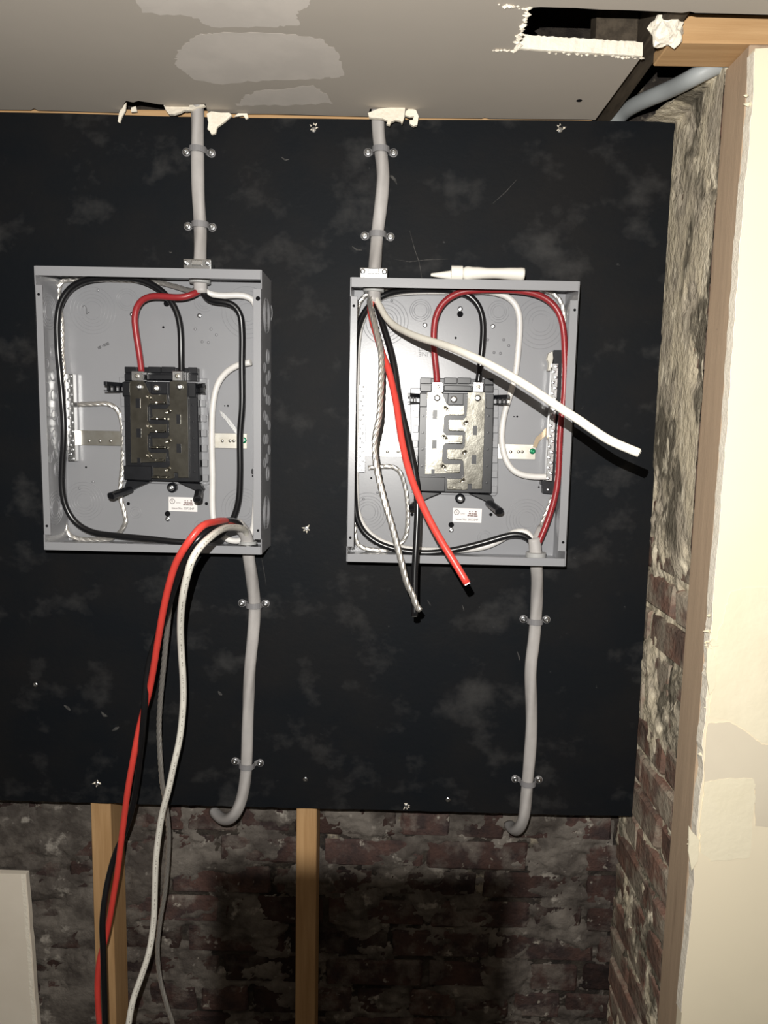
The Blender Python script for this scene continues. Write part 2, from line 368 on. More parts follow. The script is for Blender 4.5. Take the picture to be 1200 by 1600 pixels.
# bright broken gypsum showing on the cut edge (thin crumbling rim)
p0, p1 = zc(806, 76), zc(1003, 88)
mb = MB(); n = 46; top = []; bot = []
for i in range(n+1):
    x = p0[0]+(p1[0]-p0[0])*i/n; y = p0[1]+(p1[1]-p0[1])*i/n
    bot.append((x, y-.0015-.001*random.random(), ZC-.0004)); top.append((x, y-.0012-.0012*random.random(), ZC+.0165+.0015*random.random()))
for i in range(n):
    q = [bot[i], bot[i+1], top[i+1], top[i]]; b2 = [(a, b+.004, c) for a, b, c in q]
    mb.add(q+b2, [(0, 1, 2, 3), (4, 5, 1, 0), (3, 2, 6, 7)]+([(0, 3, 7, 4)] if i == 0 else [])+([(1, 5, 6, 2)] if i == n-1 else []))
mb.build('gypsum_edge', M['gypsum'], ce)
def crumbs(name, pts, m, parent, r, seed):
    """a row of little torn crumbs along an edge"""
    rnd = random.Random(seed); mb = MB()
    for p in pts:
        rr = r*rnd.uniform(.5, 1.3); c = Vector(p)+Vector((rnd.uniform(-1, 1), rnd.uniform(-1, 1), rnd.uniform(-.6, .3)))*r*.6
        vs = [c+Vector(d)*rr*rnd.uniform(.6, 1.3) for d in ((1, 0, 0), (-1, 0, 0), (0, 1, 0), (0, -1, 0), (0, 0, .6), (0, 0, -.6))]
        mb.add(vs, [(0, 2, 4), (2, 1, 4), (1, 3, 4), (3, 0, 4), (2, 0, 5), (1, 2, 5), (3, 1, 5), (0, 3, 5)])
    o = mb.build(name, m, parent); o['kind'] = 'stuff'; return o
pts = []
for a, b in zip(hole[5:16], hole[6:17]):
    for k in range(5): x, y = zc(a[0]+(b[0]-a[0])*k/5, a[1]+(b[1]-a[1])*k/5); pts.append((x, y, ZC-.0005))
for (ax, ay, bx, by) in ((806, 78, 772, 78), (782, 6, 822, 12), (940, 86, 860, 82), (1000, 90, 955, 88)):
    for k in range(9): x, y = zc(ax+(bx-ax)*k/8, ay+(by-ay)*k/8); pts.append((x, y, ZC-.0004))
crumbs('torn_paper_crumbs', pts, M['gypsum'], ce, .0035, 3)
def rag(px_poly, amp, sub, seed):
    rnd = random.Random(seed); out = []
    n = len(px_poly)
    for i in range(n):
        a, b = px_poly[i], px_poly[(i+1) % n]
        for k in range(sub):
            t = k/sub; j = amp if k else 0
            out.append((a[0]+(b[0]-a[0])*t+rnd.uniform(-j, j), a[1]+(b[1]-a[1])*t+rnd.uniform(-j, j)*.5))
    return out
for i, pl in enumerate([
        [(200, -40), (480, -40), (484, 8), (465, 18), (466, 40), (420, 42), (330, 42), (300, 26), (222, 20)],
        [(274, 88), (285, 72), (310, 55), (350, 50), (440, 52), (500, 60), (530, 85), (538, 118), (500, 124), (420, 126), (340, 131), (300, 122), (276, 104)],
        [(370, 165), (380, 152), (405, 142), (490, 133), (505, 145), (520, 161), (480, 163), (420, 165)]]):
    MB().prism([zc(*p) for p in rag(pl, 3.5, 8, i)], ZC-.00012, ZC+.002, 'z').build('joint_compound', M['compound'], ce)
# torn flaps where the cables pass through
def flap(px_poly, y, thick, tilt=0., m='gypsum', name='torn_flap'):
    pp = [at(px, py, y) for px, py in px_poly]; zt = max(p.z for p in pp)
    mb = MB(); n = len(pp)
    f = [(p.x, p.y-(zt-p.z)*tilt, p.z) for p in pp]; b = [(p.x, p.y-(zt-p.z)*tilt+thick, p.z) for p in pp]
    mb.add(f+b, [tuple(range(n)), tuple(range(2*n-1, n-1, -1))]+[(i, i+n, (i+1) % n+n, (i+1) % n) for i in range(n)])
    return mb.build(name, M[m], ce)
flap([(254, 160), (262, 157), (285, 158), (318, 163), (322, 167), (310, 172), (302, 176), (290, 176), (285, 180), (276, 184), (268, 184), (262, 176), (258, 168)], -.018, .006, .55)
flap([(323, 178), (330, 174), (345, 176), (358, 176), (362, 180), (352, 190), (340, 199), (337, 210), (331, 211), (328, 205), (325, 203), (326, 192)], -.016, .005, .1)
flap([(186, 177), (192, 163), (197, 160), (196, 172), (190, 183), (187, 192), (184, 190)], -.010, .003)
flap([(205, 168), (212, 166), (214, 174), (205, 175)], -.006, .003)
flap([(575, 178), (592, 170), (625, 167), (633, 169), (632, 185), (628, 197), (626, 192), (618, 190), (611, 194), (609, 199), (604, 198), (606, 192), (598, 188), (588, 187), (577, 186)], -.034, .007, .35)
flap([(634, 174), (640, 169), (650, 172), (654, 182), (652, 196), (646, 198), (640, 194), (640, 188), (645, 188), (647, 182), (640, 183), (633, 180)], -.030, .006, .1)
flap([(372, 177), (386, 177), (388, 184), (384, 186), (380, 180), (366, 182)], -.008, .003)
p = zc(905, 157)
mb = MB(); screw_head(mb, (p[0], p[1], ZC), .0045, .001, 'z', -1); mb.build('screw', M['hole'], ce)
# --- above the ceiling: boards, joist, blocking
dk = struct(MB().box(-.6, 1.9, -1.0, .34, ZC+.24, ZC+.27).build('ceiling_deck', M['deck_dark']))
a = zc(1003, 88)
jo = tag(MB().box(a[0]+.004, a[0]+.034, -.34, .085, ZC+.016, ZC+.20).build('ceiling_joist', M['darkwood'], bevel=.002),
    'old dark wooden joist running back above the torn ceiling edge', 'joist')
bk = tag(MB().box(at(925, 45, -.16).x, a[0]+.002, -.185, -.150, ZC+.018, ZC+.16).build('blocking_board', M['darkwood'], bevel=.002),
    'dark wooden blocking seen inside the ceiling hole beside the joist', 'board')
tag(MB().box(a[0]+.034, 1.2, -.40, -.362, ZC+.03, ZC+.2).build('cavity_joist', M['darkwood'], bevel=.002),
    'dark wooden joist lying across above the pine header', 'joist')
# ragged lump of plaster hanging from the joist
def lump(name, c, r, m, seed, sq=(1, 1, 1)):
    bm = bmesh.new(); bmesh.ops.create_icosphere(bm, subdivisions=3, radius=1)
    for v in bm.verts:
        d = v.co.normalized(); k = 1+.45*noise.noise(d*1.7+Vector((seed, 0, 0)))+.25*noise.noise(d*5+Vector((0, seed, 0)))
        v.co = Vector((d.x*sq[0], d.y*sq[1], d.z*sq[2]))*r*k
    me = bpy.data.meshes.new(name); bm.to_mesh(me); bm.free(); me.materials.append(m)
    o = bpy.data.objects.new(name, me); COL.objects.link(o); o.location = c; return o
p = at(1040, 47, -.262)
tag(lump('plaster_lump', p, .019, M['gypsum'], 3.3, (1.1, .8, 1.0)), 'ragged lump of broken white plaster stuck at the end of the pine header', 'plaster')
# --- pine header and end stud of the partition on the right
hx0 = zc(1030, 90)[0]
tag(MB().box(hx0, 1.6, -.252, -.186, ZC, ZC+.036).build('header_beam', M['woodx'], bevel=.0015),
    'orange pine header lying across the top of the partition stud', 'lumber')
tag(MB().box(XR-.003, XR+.036, -.2535, -.182, 0, ZC-.001).build('end_stud', M['jamb'], bevel=.0015),
    'weathered pine stud standing between brick and cream drywall edge', 'lumber')
mb = MB()
for k, (px, py, wd, ln) in enumerate(((1091, 945, 4, 22), (1082, 990, 5, 36), (1101, 915, 3, 18))):
    q = [atx(px+dx, py+dy, XR-.0034) for dx, dy in ((-wd*.5, -ln*.3), (0, -ln), (wd*.6, -ln*.2), (wd*.4, ln*.6), (0, ln), (-wd*.4, ln*.4))]
    mb.add([(v.x, v.y, v.z) for v in q]+[(v.x+.001, v.y, v.z) for v in q], [tuple(range(6))]+[(i, (i+1) % 6, (i+1) % 6+6, i+6) for i in range(6)])
# --- partition drywall on the right, with its ragged end
YW = -.272
edge = [(1181, 80), (1179, 155), (1173, 225), (1166, 300), (1160, 375), (1154, 450), (1148, 540), (1142, 625), (1136, 700), (1130, 775), (1124, 850), (1118, 930), (1115, 981), (1111, 1000),
        (1112, 1040), (1108, 1064), (1105, 1123), (1100, 1165), (1101, 1206), (1094, 1262), (1090, 1320), (1085, 1400), (1080, 1450), (1072, 1530), (1066, 1600)]
rnd = random.Random(5)
ep = []
for i in range(len(edge)-1):
    for k in range(4):
        t = k/4; q = at(edge[i][0]+(edge[i+1][0]-edge[i][0])*t, edge[i][1]+(edge[i+1][1]-edge[i][1])*t, YW)
        ep.append((q.x-.0015+rnd.uniform(-.001, .001), q.z))
ex = sum(e[0] for e in ep)/len(ep)
zt = at(1185, 76, YW).z
outline = [(ep[0][0], zt)]+ep+[(ex, .2), (ex, 0), (1.9, 0), (1.9, zt+.004), (ep[0][0]+.05, zt+.003)]
wf = struct(MB().prism(outline, YW, -.2545, 'y').build('wall_partition', M['drywall']))
gm = MB()
for (xa, za), (xb, zb) in zip(ep[:-1], ep[1:]):
    gm.add([(xa-.0008, YW+.0008, za), (xb-.0008, YW+.0008, zb), (xb-.0014, -.2538, zb), (xa-.0014, -.2538, za), (xa+.002, YW+.0008, za), (xb+.002, YW+.0008, zb), (xb+.002, -.2538, zb), (xa+.002, -.2538, za)],
           [(0, 1, 2, 3), (0, 4, 5, 1), (3, 2, 6, 7)])
gm.build('gypsum_edge', M['gypsum'], wf)
def wpatch(pl, m, seed, th=.0008):
    MB().prism([(q.x, q.z) for q in (at(px, py, YW) for px, py in rag(pl, 2., 6, seed))], YW-th, YW+.002).build('filler_patch', M[m], wf)
wpatch([(1142, 925), (1170, 918), (1300, 915), (1300, 1165), (1190, 1160), (1165, 1140), (1140, 1125), (1108, 1120), (1112, 1060), (1120, 1000), (1132, 960)], 'cream', 1)
wpatch([(1106, 1130), (1140, 1128), (1165, 1143), (1190, 1163), (1300, 1168), (1300, 1300), (1180, 1290), (1178, 1225), (1100, 1225)], 'tan', 2)
wpatch([(1100, 1222), (1135, 1216), (1175, 1216), (1180, 1225), (1175, 1290), (1170, 1340), (1110, 1345), (1094, 1330), (1094, 1280)], 'cream', 3, .0012)
mb = MB()
rnd = random.Random(9)
lumpy = [atx(1100+rnd.uniform(-4, 3), 940+rnd.uniform(0, 1)*110, XR-.002) for _ in range(16)]
crumbs('torn_paper_crumbs', [at(px, py, YW+.004) for px, py in ((1098, 1004), (1103, 1008), (1108, 1003), (1114, 1006), (1119, 1009), (1104, 1012), (1106, 960), (1108, 985), (1112, 1075), (1107, 1090), (1104, 1105), (1100, 1180), (1097, 1262), (1078, 1310), (1082, 1318), (1088, 1325), (1168, 150), (1172, 160), (1180, 158))], M['cream'], wf, .005, 8)
for pl in ([(1108, 1005), (1114, 998), (1121, 1004), (1122, 1009), (1112, 1010)], [(1105, 1012), (1113, 1014), (1119, 1040), (1116, 1075), (1108, 1085), (1103, 1050)], [(1076, 1290), (1082, 1300), (1092, 1312), (1090, 1345), (1080, 1360), (1075, 1330)]):
    q = [at(px, py, YW-.002) for px, py in rag(pl, .8, 3, 4)]
    MB().prism([(v.x, v.z) for v in q], YW-.003, YW-.0005).build('torn_flap', M['cream'], wf)

# ================================================================== BLACK BOARD AND STUDS BEHIND
bx0, bx1, bz0, bz1 = -1.974, .4645, .9, 2.119
rnd = random.Random(2)
low = [(bx0+(bx1-bx0)*k/160, bz0+rnd.uniform(-.0008, .0008)) for k in range(161)]
outline = low+[(bx1, 2.1183), (.29, 2.1183), (.12, 2.1165), (-.02, 2.1148), (-.36, 2.1140), (-.55, 2.1165), (bx0, 2.1170)]
board = MB().prism(outline, 0, .018).build('plywood_board', M['board'], bevel=.0006)
tag(board, 'large black painted plywood backing board carrying both grey boxes', 'board')
for px, py in ((479, 826), (152, 1225), (477, 1218), (635, 1260), (875, 203), (490, 203), (55, 1070), (700, 1250)):
    p = at(px, py, 0); mb = MB(); screw_head(mb, (p.x, 0, p.z), .0042, .0012); mb.build('screw', M['zinc'], board)
for px, py, k in ((490, 199, 0), (876, 200, 1), (479, 826, 2), (635, 1259, 4), (152, 1224, 3)):
    p = at(px, py, 0); rnd = random.Random(k); mb = MB()
    for j in range(6):
        a = 2*PI*j/6+rnd.random(); r0, r1 = .004, rnd.uniform(.006, .010)
        c, s_ = math.cos(a), math.sin(a)
        mb.add([(p.x+c*r0-s_*.0016, 0, p.z+s_*r0+c*.0016), (p.x+c*r0+s_*.0016, 0, p.z+s_*r0-c*.0016), (p.x+c*r1, -.0018, p.z+s_*r1), (p.x+c*r0, -.002, p.z+s_*r0)],
               [(0, 1, 3), (1, 2, 3), (2, 0, 3), (0, 2, 1)])
    mb.build('splinter', M['gypsum'], board)
def scuff(pts, w0, nm='scuff'):
    q = [at(px, py, 0) for px, py in pts]; m_ = MB(); n_ = len(q)
    for i, p_ in enumerate(q):
        a_, b_ = q[max(i-1, 0)], q[min(i+1, n_-1)]; t_ = (b_-a_).normalized(); k_ = w0*math.sin(PI*(i+.25)/(n_-.5))
        m_.v += [(p_.x-t_.z*k_, -.0002, p_.z+t_.x*k_), (p_.x+t_.z*k_, -.0002, p_.z-t_.x*k_)]
    m_.f = [(2*i, 2*i+1, 2*i+3, 2*i+2) for i in range(n_-1)]
    m_.build(nm, M['scuff'], board)
for pts, w0 in (([(606, 274), (612, 276), (617, 281), (620, 288)], .0024), ([(640, 360), (648, 390), (655, 410), (660, 440)], .0007), ([(550, 385), (557, 390), (566, 391)], .0014), ([(616, 405), (640, 409), (665, 406), (700, 405)], .0006),
                ([(408, 868), (412, 890), (416, 915)], .0005), ([(100, 1102), (106, 1106), (110, 1110)], .0030), ([(158, 1112), (163, 1118), (168, 1119)], .0032), ([(175, 1142), (182, 1138), (186, 1136)], .0030), ([(341, 1080), (344, 1084), (347, 1086)], .0030),
                ([(264, 392), (266, 395), (269, 394)], .0012), ([(722, 945), (724, 950), (725, 955)], .0009), ([(668, 938), (671, 943), (673, 946)], .0012), ([(770, 318), (790, 300), (808, 280)], .0007), ([(440, 246), (446, 250), (452, 249)], .0016), ([(808, 1018), (811, 1026), (812, 1032)], .0014)):
    scuff(pts, w0)
plate = tag(MB().box(-2.0, at(925, 187, .02).x, .019, .086, 2.05, ZC+.012).build('top_plate', M['woodx'], bevel=.001),
            'pale pine plate showing as a thin strip between board and ceiling', 'lumber')
for nm, x0, x1, zx, lab in (('left', -.5515, -.5135, .0, 'pale pine wall stud behind the hanging red and black wires'), ('mid', -.161, -.1225, .0, 'pale pine wall stud standing alone in the shadowed brick area')):
    o = MB().box(x0, x1, .0185, YB-.004, 0, 2.05).build('wall_stud', M['wood'], bevel=.0015)
    tag(o, lab, 'lumber', 'studs behind the board')
# drywall offcut leaning at the lower left
pr = at(28, 1380, .03); ang = .045
dw = MB(); H_ = pr.z-.002
n = 30; rr = random.Random(4)
ol = [(-.62, 0)]+[(H_*.042*(1-k/n)*1.0+rr.uniform(-.0008, .0008), H_*k/n) for k in range(n+1)]+[(-.62, H_)]
dw.prism(ol, 0, .0127)
dwo = dw.build('drywall_offcut', M['leaning'])
dwo.location = (pr.x, .018, .0); dwo.rotation_euler = (-.02, 0, 0)
dwo.location.y = YB-.003-.0127-H_*.02-.012
tag(dwo, 'cream drywall offcut leaning on the brick at lower left', 'drywall sheet')
ed = MB()
for k in range(n):
    a, b = ol[1+k], ol[2+k]
    ed.add([(a[0]-.002, -.0006, a[1]), (a[0]-.010, -.0006, a[1]), (b[0]-.010, -.0006, b[1]), (b[0]-.002, -.0006, b[1]), (a[0]-.002, .002, a[1]), (a[0]-.010, .002, a[1]), (b[0]-.010, .002, b[1]), (b[0]-.002, .002, b[1])],
           [(0, 1, 2, 3), (0, 3, 7, 4), (1, 5, 6, 2)])
ed.build('paper_tape_edge', M['gypsum'], dwo)

# ================================================================== BREAKER BOXES
W2, H2, D = .18085, .2279, .0951
CL = Vector((-.3872, 0, 1.6228)); CR = Vector((.1142, 0, 1.6142))
def lp(px, py, y):                       # pixel of the right-hand box -> its own x, z at depth y
    p = at(px, py, y); return (p.x-CR.x, p.z-CR.z)
YBACK = -.0032
def hole_wall(mb, x0, x1, y0, y1, z0, z1, hx, hy, r):
    """horizontal sheet with a round hole, made of two halves"""
    N_ = 12
    for sgn in (-1, 1):
        arc = [(hx+sgn*r*math.cos(-PI/2+PI*k/N_), hy+r*math.sin(-PI/2+PI*k/N_)) for k in range(N_+1)]
        xe = x0 if sgn < 0 else x1
        mb.prism([(hx, y0), (xe, y0), (xe, y1), (hx, y1)]+arc[::-1], z0, z1, 'z')
def build_panel(root, left):
    t = .0018
    # where the cables pass (local x): top, bottom
    tx = (at(312, 420, -.045).x-CL.x) if left else (at(584, 440, -.045).x-CR.x)
    bxx = (at(388, 862, -.048).x-CL.x) if left else (at(837, 872, -.048).x-CR.x)
    mb = MB().box(-W2, W2, YBACK-.0012, YBACK+.0012, -H2, H2)
    mb.build('back_plate', M['steel'], root)
    for sx in (-1, 1):
        a, b = sorted((sx*W2, sx*(W2-t))); q = sorted((sx*W2, sx*(W2-(.0120 if sx < 0 else .0140))))
        m2 = MB().box(a, b, -D, -.002, -H2, H2)
        m2.box(q[0], q[1], -D, -D+.0016, -H2+.025, H2-.029)
        s = m2.build('side_wall', M['steel'], root, bevel=.0005)
        kos = [(-.052, zz, (.0135, .0185, .0235, .0285)) for zz in (.163, -.163)]+[(-.040, zz, (.009, .0125)) for zz in (.098, -.098)]
        kos += [(-.068, .078-k*.039, (.0085,)) for k in range(5)]+[(-.046, .060-k*.033, (.0085,)) for k in range(5)]+[(-.025, .068-k*.042, (.0085,)) for k in range(4)]
        for ky, kz, rs in kos:
            kn = MB()
            for sg in (-1, 1):
                xx = sx*W2 if sg == sx else sx*(W2-t)
                for r in rs: kn.ring((xx, ky, kz), r, 'x', .0006, 28, sg, .0010)
            kn.build('knockout', M['steel'], s, smooth=True)
        for zz in (H2-.044, -H2+.040):
            MB().lathe([(.0036 if zz > 0 and sx > 0 and left else .0022, 0), (.0022, .0002), (0, .0002)], (sx*(W2-.0062), -D, zz), 'y', 14).build('screw_hole', M['hole'], s)
    for sz, hx in ((1, tx), (-1, bxx)):
        z0, z1 = sorted((sz*H2, sz*(H2-t)))
        m2 = MB(); hole_wall(m2, -W2+.0019, W2-.0019, -D+.0008, -.002, z0, z1, hx, -.046, .0150)
        q = sorted((sz*H2, sz*(H2-(.0145 if sz > 0 else .0130))))
        m2.box(-W2+.0022, W2-.0022, -D, -D+.0016, *q)
        s = m2.build('top_wall' if sz > 0 else 'bottom_wall', M['steel'], root)
        for cx in (-.10, -.045, .01, .06):
            if abs(cx-hx) < .036: continue
            kn = MB()
            for r in (.009, .014, .019):
                out = []; fs = []; sg = 24
                for k in range(sg):
                    a = 2*PI*k/sg
                    for dr, hh in ((-.0006, 0), (0, .0009), (.0006, 0)): out.append((cx+(r+dr)*math.cos(a), -.046+(r+dr)*math.sin(a), sz*(H2-t-hh)))
                for k in range(sg):
                    for j in range(2): fs.append((k*3+j, ((k+1) % sg)*3+j, ((k+1) % sg)*3+j+1, k*3+j+1))
                kn.add(out, fs)
            kn.build('knockout', M['steel'], s, smooth=True)
    yb = YBACK-.0012
    # concentric knockouts pressed in the back plate
    for px, py, rs in ((602, 502, (.015, .021, .027, .033, .039)), (657, 485, (.011, .0145, .018)), (779, 487, (.010, .0135, .018)), (845, 505, (.015, .021, .028, .036, .043)),
                       (575, 800, (.013, .018, .023, .028, .034)), (823, 812, (.014, .019, .024, .030, .036)), (655, 818, (.006, .010)), (757, 840, (.008, .012))):
        x, z_ = lp(px, py, yb); kn = MB()
        for r in rs: kn.ring((x, yb, z_), r, 'y', .00055, 44, -1, .0005)
        kn.build('knockout', M['steel'], root, smooth=True)
    # dark holes and dimples of the back plate
    for px, py, r in ((719, 491, .0052), (705, 820, .0050), (644, 804, .0030), (767, 804, .0030), (712, 528, .0020), (808, 651, .0017), (803, 651, .0012), (842, 761, .0017), (580, 747, .0018), (567, 624, .0030)):
        x, z_ = lp(px, py, yb); MB().lathe([(r, 0), (r, .0002), (0, .00025)], (x, yb, z_), 'y', 14).build('plate_hole', M['hole'], root)
    for px, py, r in ((719, 483, .0046), (664, 508, .0042), (770, 510, .0042), (705, 828, .0046)):
        x, z_ = lp(px, py, yb); mb = MB(); screw_head(mb, (x, yb, z_), r, .0022); mb.build('mounting_screw', M['zinc'], root, smooth=True)
    dm = MB()
    for px, py in ((787, 531), (762, 531), (772, 551), (782, 552), (612, 470), (568, 780), (590, 770), (795, 540)):
        x, z_ = lp(px, py, yb); dm.lathe([(.0024, 0), (.0016, .0007), (0, .0010)], (x, yb, z_), 'y', 12)
    dm.build('dimples', M['steel'], root, smooth=True)['kind'] = 'stuff'
    # embossed LINE, upright and turned over
    if not left:
        x, z_ = lp(664, 545, yb); text_mesh('LINE', .011, M['steel_dull'], 'embossed_lettering', root, (x, yb, z_))
        x, z_ = lp(664, 553, yb); text_mesh('LINE', .011, M['steel_dull'], 'embossed_lettering', root, (x, yb, z_), PI)
    else:
        # handwritten 2 and a small stamped code
        pp = [at(px, py, yb)-CL for px, py in ((129.3, 480), (130.5, 477.5), (132.5, 477.5), (134.5, 480), (135.5, 484), (135.8, 488), (135.2, 491), (137.5, 489), (140, 487.5))]
        tube([Vector((q.x, yb-.0001, q.z)) for q in pp], .00045, 6, .001, smoothing=1).build('handwritten_mark', M['pen'], root)
        mb = MB(); c0 = at(162, 540, yb)-CL
        for k, (u, wd, hh) in enumerate(((-.0098, .0024, .0042), (-.0068, .0026, .0044), (-.0022, .0012, .0016), (.0006, .0020, .0038), (.0032, .0022, .0042), (.0060, .0022, .0044), (.0088, .0024, .0044))):
            ca, sa = math.cos(.44), math.sin(.44)
            q = [(c0.x+(u+a)*ca-b*sa, c0.z+(u+a)*sa+b*ca) for a, b in ((-wd/2, -hh/2), (wd/2, -hh/2), (wd/2, hh/2), (-wd/2, hh/2))]
            q2 = [(c0.x+(u+a)*ca-b*sa, c0.z+(u+a)*sa+b*ca) for a, b in ((-wd*.2, -hh*.2), (wd*.2, -hh*.2), (wd*.2, hh*.2), (-wd*.2, hh*.2))]
            mb.add([(a, yb-.00015, b) for a, b in q+q2], [(0, 1, 5, 4), (1, 2, 6, 5), (2, 3, 7, 6), (3, 0, 4, 7)])
        mb.build('ink_stamp', M['pen'], root)['kind'] = 'stuff'
    # ---- approval sticker
    q = [lp(px, py, yb) for px, py in ((708, 793.5), (753, 795), (752, 817), (707, 815.5))]
    st = MB().prism(q, yb-.0003, yb).build('sticker', M['sticker'], root)
    ux = Vector((q[1][0]-q[0][0], q[1][1]-q[0][1])); uz = Vector((q[0][0]-q[3][0], q[0][1]-q[3][1]))
    def sp(u, v): p_ = Vector(q[3])+ux*u+uz*v; return (p_.x, yb-.0004, p_.y)
    rot = -math.atan2(ux.y, ux.x)
    ys = yb-.00035
    text_mesh('Issue No. 0073547', .0052, M['ink'], 'sticker_text', st, sp(.5, .20), rot)
    text_mesh('U', .0042, M['ink'], 'sticker_text', st, sp(.115, .74), rot); text_mesh('L', .0042, M['ink'], 'sticker_text', st, sp(.150, .67), rot)
    rg = MB(); c = sp(.13, .70); rg.ring(c, .0042, 'y', .00045, 28, -1, .0001); rg.build('approval_ring', M['ink'], st)
    text_mesh('LISTED', .0026, M['ink'], 'sticker_text', st, sp(.34, .60), rot)
    ls = MB()
    for k, (v, segs) in enumerate(((.78, (.56, .60, .66, .68, .76, .82)), (.63, (.55, .63, .65, .70, .72, .83)), (.49, (.51, .58, .60, .71, .73, .86)))):
        for j in range(0, 6, 2):
            a, b = sp(segs[j], v+.035), sp(segs[j+1], v-.035)
            ls.box(a[0], b[0], ys-.0002, ys, min(a[2], b[2])-.0002, max(a[2], b[2])-.0002)
    ls.build('sticker_text_lines', M['redink'], st)['kind'] = 'stuff'
    # ---- zinc strap across behind the breaker base
    a, b = lp(566, 690, -.007), lp(836, 718, -.007)
    sm = MB().box(a[0], b[0], -.0085, -.0065, b[1], a[1]+.001)
    zs = sm.build('cross_strap', M['strap_metal'], root, bevel=.0003)
    dm = MB()
    for px in (588, 605, 622, 798, 810, 816):
        x, z_ = lp(px, 706, -.0085); dm.lathe([(.0028, 0), (.0022, .0007), (0, .0009)], (x, -.0085, z_), 'y', 12)
    dm.build('strap_dimples', M['strap_metal'], zs, smooth=True)['kind'] = 'stuff'
    x, z_ = lp(832, 705, -.009); mb = MB(); screw_head(mb, (x, -.0085, z_), .0052, .0032); mb.build('green_screw', M['green'], root, smooth=True)
    # ---- thin bonding strip
    if left:
        c = [at(px, py, -.012)-CL for px, py in ((343, 641), (349, 645), (357, 653), (383, 688), (379, 692), (352, 656), (346, 650))]
        MB().prism([(v.x, v.z) for v in c], -.0125, -.0115).build('bonding_strip', M['alu'], root)
    else:
        c = [lp(px, py, -.0125) for px, py in ((832, 698), (837, 684), (846, 676), (852, 669), (858, 670), (858, 676), (850, 683), (842, 690), (838, 700))]
        MB().prism(c, -.0135, -.0115).build('bonding_strip', M['brown_metal'], root)
    # ---- grey carrier pan with its rows of hooks
    q = [lp(px, py, -.012) for px, py in ((641, 606), (779, 608), (778, 770), (774, 775), (662, 772), (645, 770), (643, 764))]
    pan = MB().prism(q, -.012, -.0045).build('carrier_pan', M['steel'], root, bevel=.001)
    for k in range(6):
        for pxa, pxb in ((646-k*.6, 654-k*.6), (770-k*.3, 778-k*.3)):
            py = 641+k*23.4+(1 if pxa > 700 else 0)
            a, b = lp(pxa, py, -.019), lp(pxb, py+11, -.019)
            hk = MB().box(a[0], b[0], -.0205, -.0185, b[1], a[1])
            ee = a[0] if pxa < 700 else b[0]
            hk.box(min(ee, ee+(.0015 if pxa < 700 else -.0015)), max(ee, ee+(.0015 if pxa < 700 else -.0015)), -.0186, -.011, b[1], a[1])
            hk.build('hook', M['steel'], pan, bevel=.0005)
    # ---- black breaker base
    F = -.034
    q = [lp(px, py, F) for px, py in ((656, 613), (772, 615), (768, 771), (652, 768))]
    base = MB().prism(q, F, -.012)
    (xa, za), (xb, zb) = lp(657, 590, -.030), lp(771, 613, -.030)
    base.box(xa, xb, -.026, -.012, zb, za)
    bs = base.build('breaker_base', M['black'], root, bevel=.0012)
    for (pa, pb, ya, y2) in (((657, 590), (674, 600), -.03, -.026), ((657, 601), (674, 612), -.032, -.026), ((694, 590), (714, 600), -.03, -.026), ((715, 590), (736, 600), -.03, -.026), ((694, 602), (736, 611), -.036, -.026),
                             ((757, 591), (771, 601), -.03, -.026), ((757, 602), (771, 613), -.032, -.026), ((656, 614), (667, 636), -.040, -.034), ((760, 615), (771, 638), -.040, -.034),
                             ((652, 745), (695, 768), -.040, -.034), ((700, 614), (724, 633), -.037, -.034)):
        a, b = lp(*pa, ya), lp(*pb, ya)
        MB().box(a[0], b[0], ya, y2+.001, b[1], a[1]).build('rib_block', M['black'], bs, bevel=.0008)
    rw = MB()
    for px in (661, 763):
        for k in range(5):
            x, z_ = lp(px-k*.6, 650+k*26, F); rw.lathe([(.0024, 0), (.0022, .0009), (0, .0010)], (x, F, z_), 'y', 12)
    rw.build('moulding_dots', M['black'], bs)['kind'] = 'stuff'
    # arms below and the four posts that stand forward
    for sx, pa in ((-1, ((652, 768), (690, 770), (672, 777), (652, 787), (646, 782))), (1, ((732, 771), (767, 773), (772, 782), (768, 788), (752, 780)))):
        MB().prism([lp(px, py, -.028) for px, py in pa], -.030, -.016).build('base_arm', M['black'], bs, bevel=.0008)
    def post(c0, c1, wv, name):
        """rounded bar from the arm out towards the cover; c0, c1: (x, y, z)"""
        p0_, p1_ = Vector(c0), Vector(c1); m3 = tube([p0_, p0_.lerp(p1_, .5), p1_], wv, 10, .01, smoothing=0); return m3.build(name, M['black'], bs, smooth=True)
    def bar(p0_, p1_, w_, h_):
        p0_, p1_ = Vector(p0_), Vector(p1_); t_ = (p1_-p0_).normalized(); sx_ = Vector((1, 0, 0)); sx_ = (sx_-t_*sx_.dot(t_)).normalized(); uz_ = t_.cross(sx_)
        vs = [q+sx_*(a*w_)+uz_*(b_*h_) for q in (p0_, p1_) for a, b_ in ((-1, -.55), (-.55, -1), (.55, -1), (1, -.55), (1, .55), (.55, 1), (-.55, 1), (-1, .55))]
        return MB().add(vs, [tuple(range(8))[::-1], tuple(range(8, 16))]+[(k, (k+1) % 8, (k+1) % 8+8, k+8) for k in range(8)])
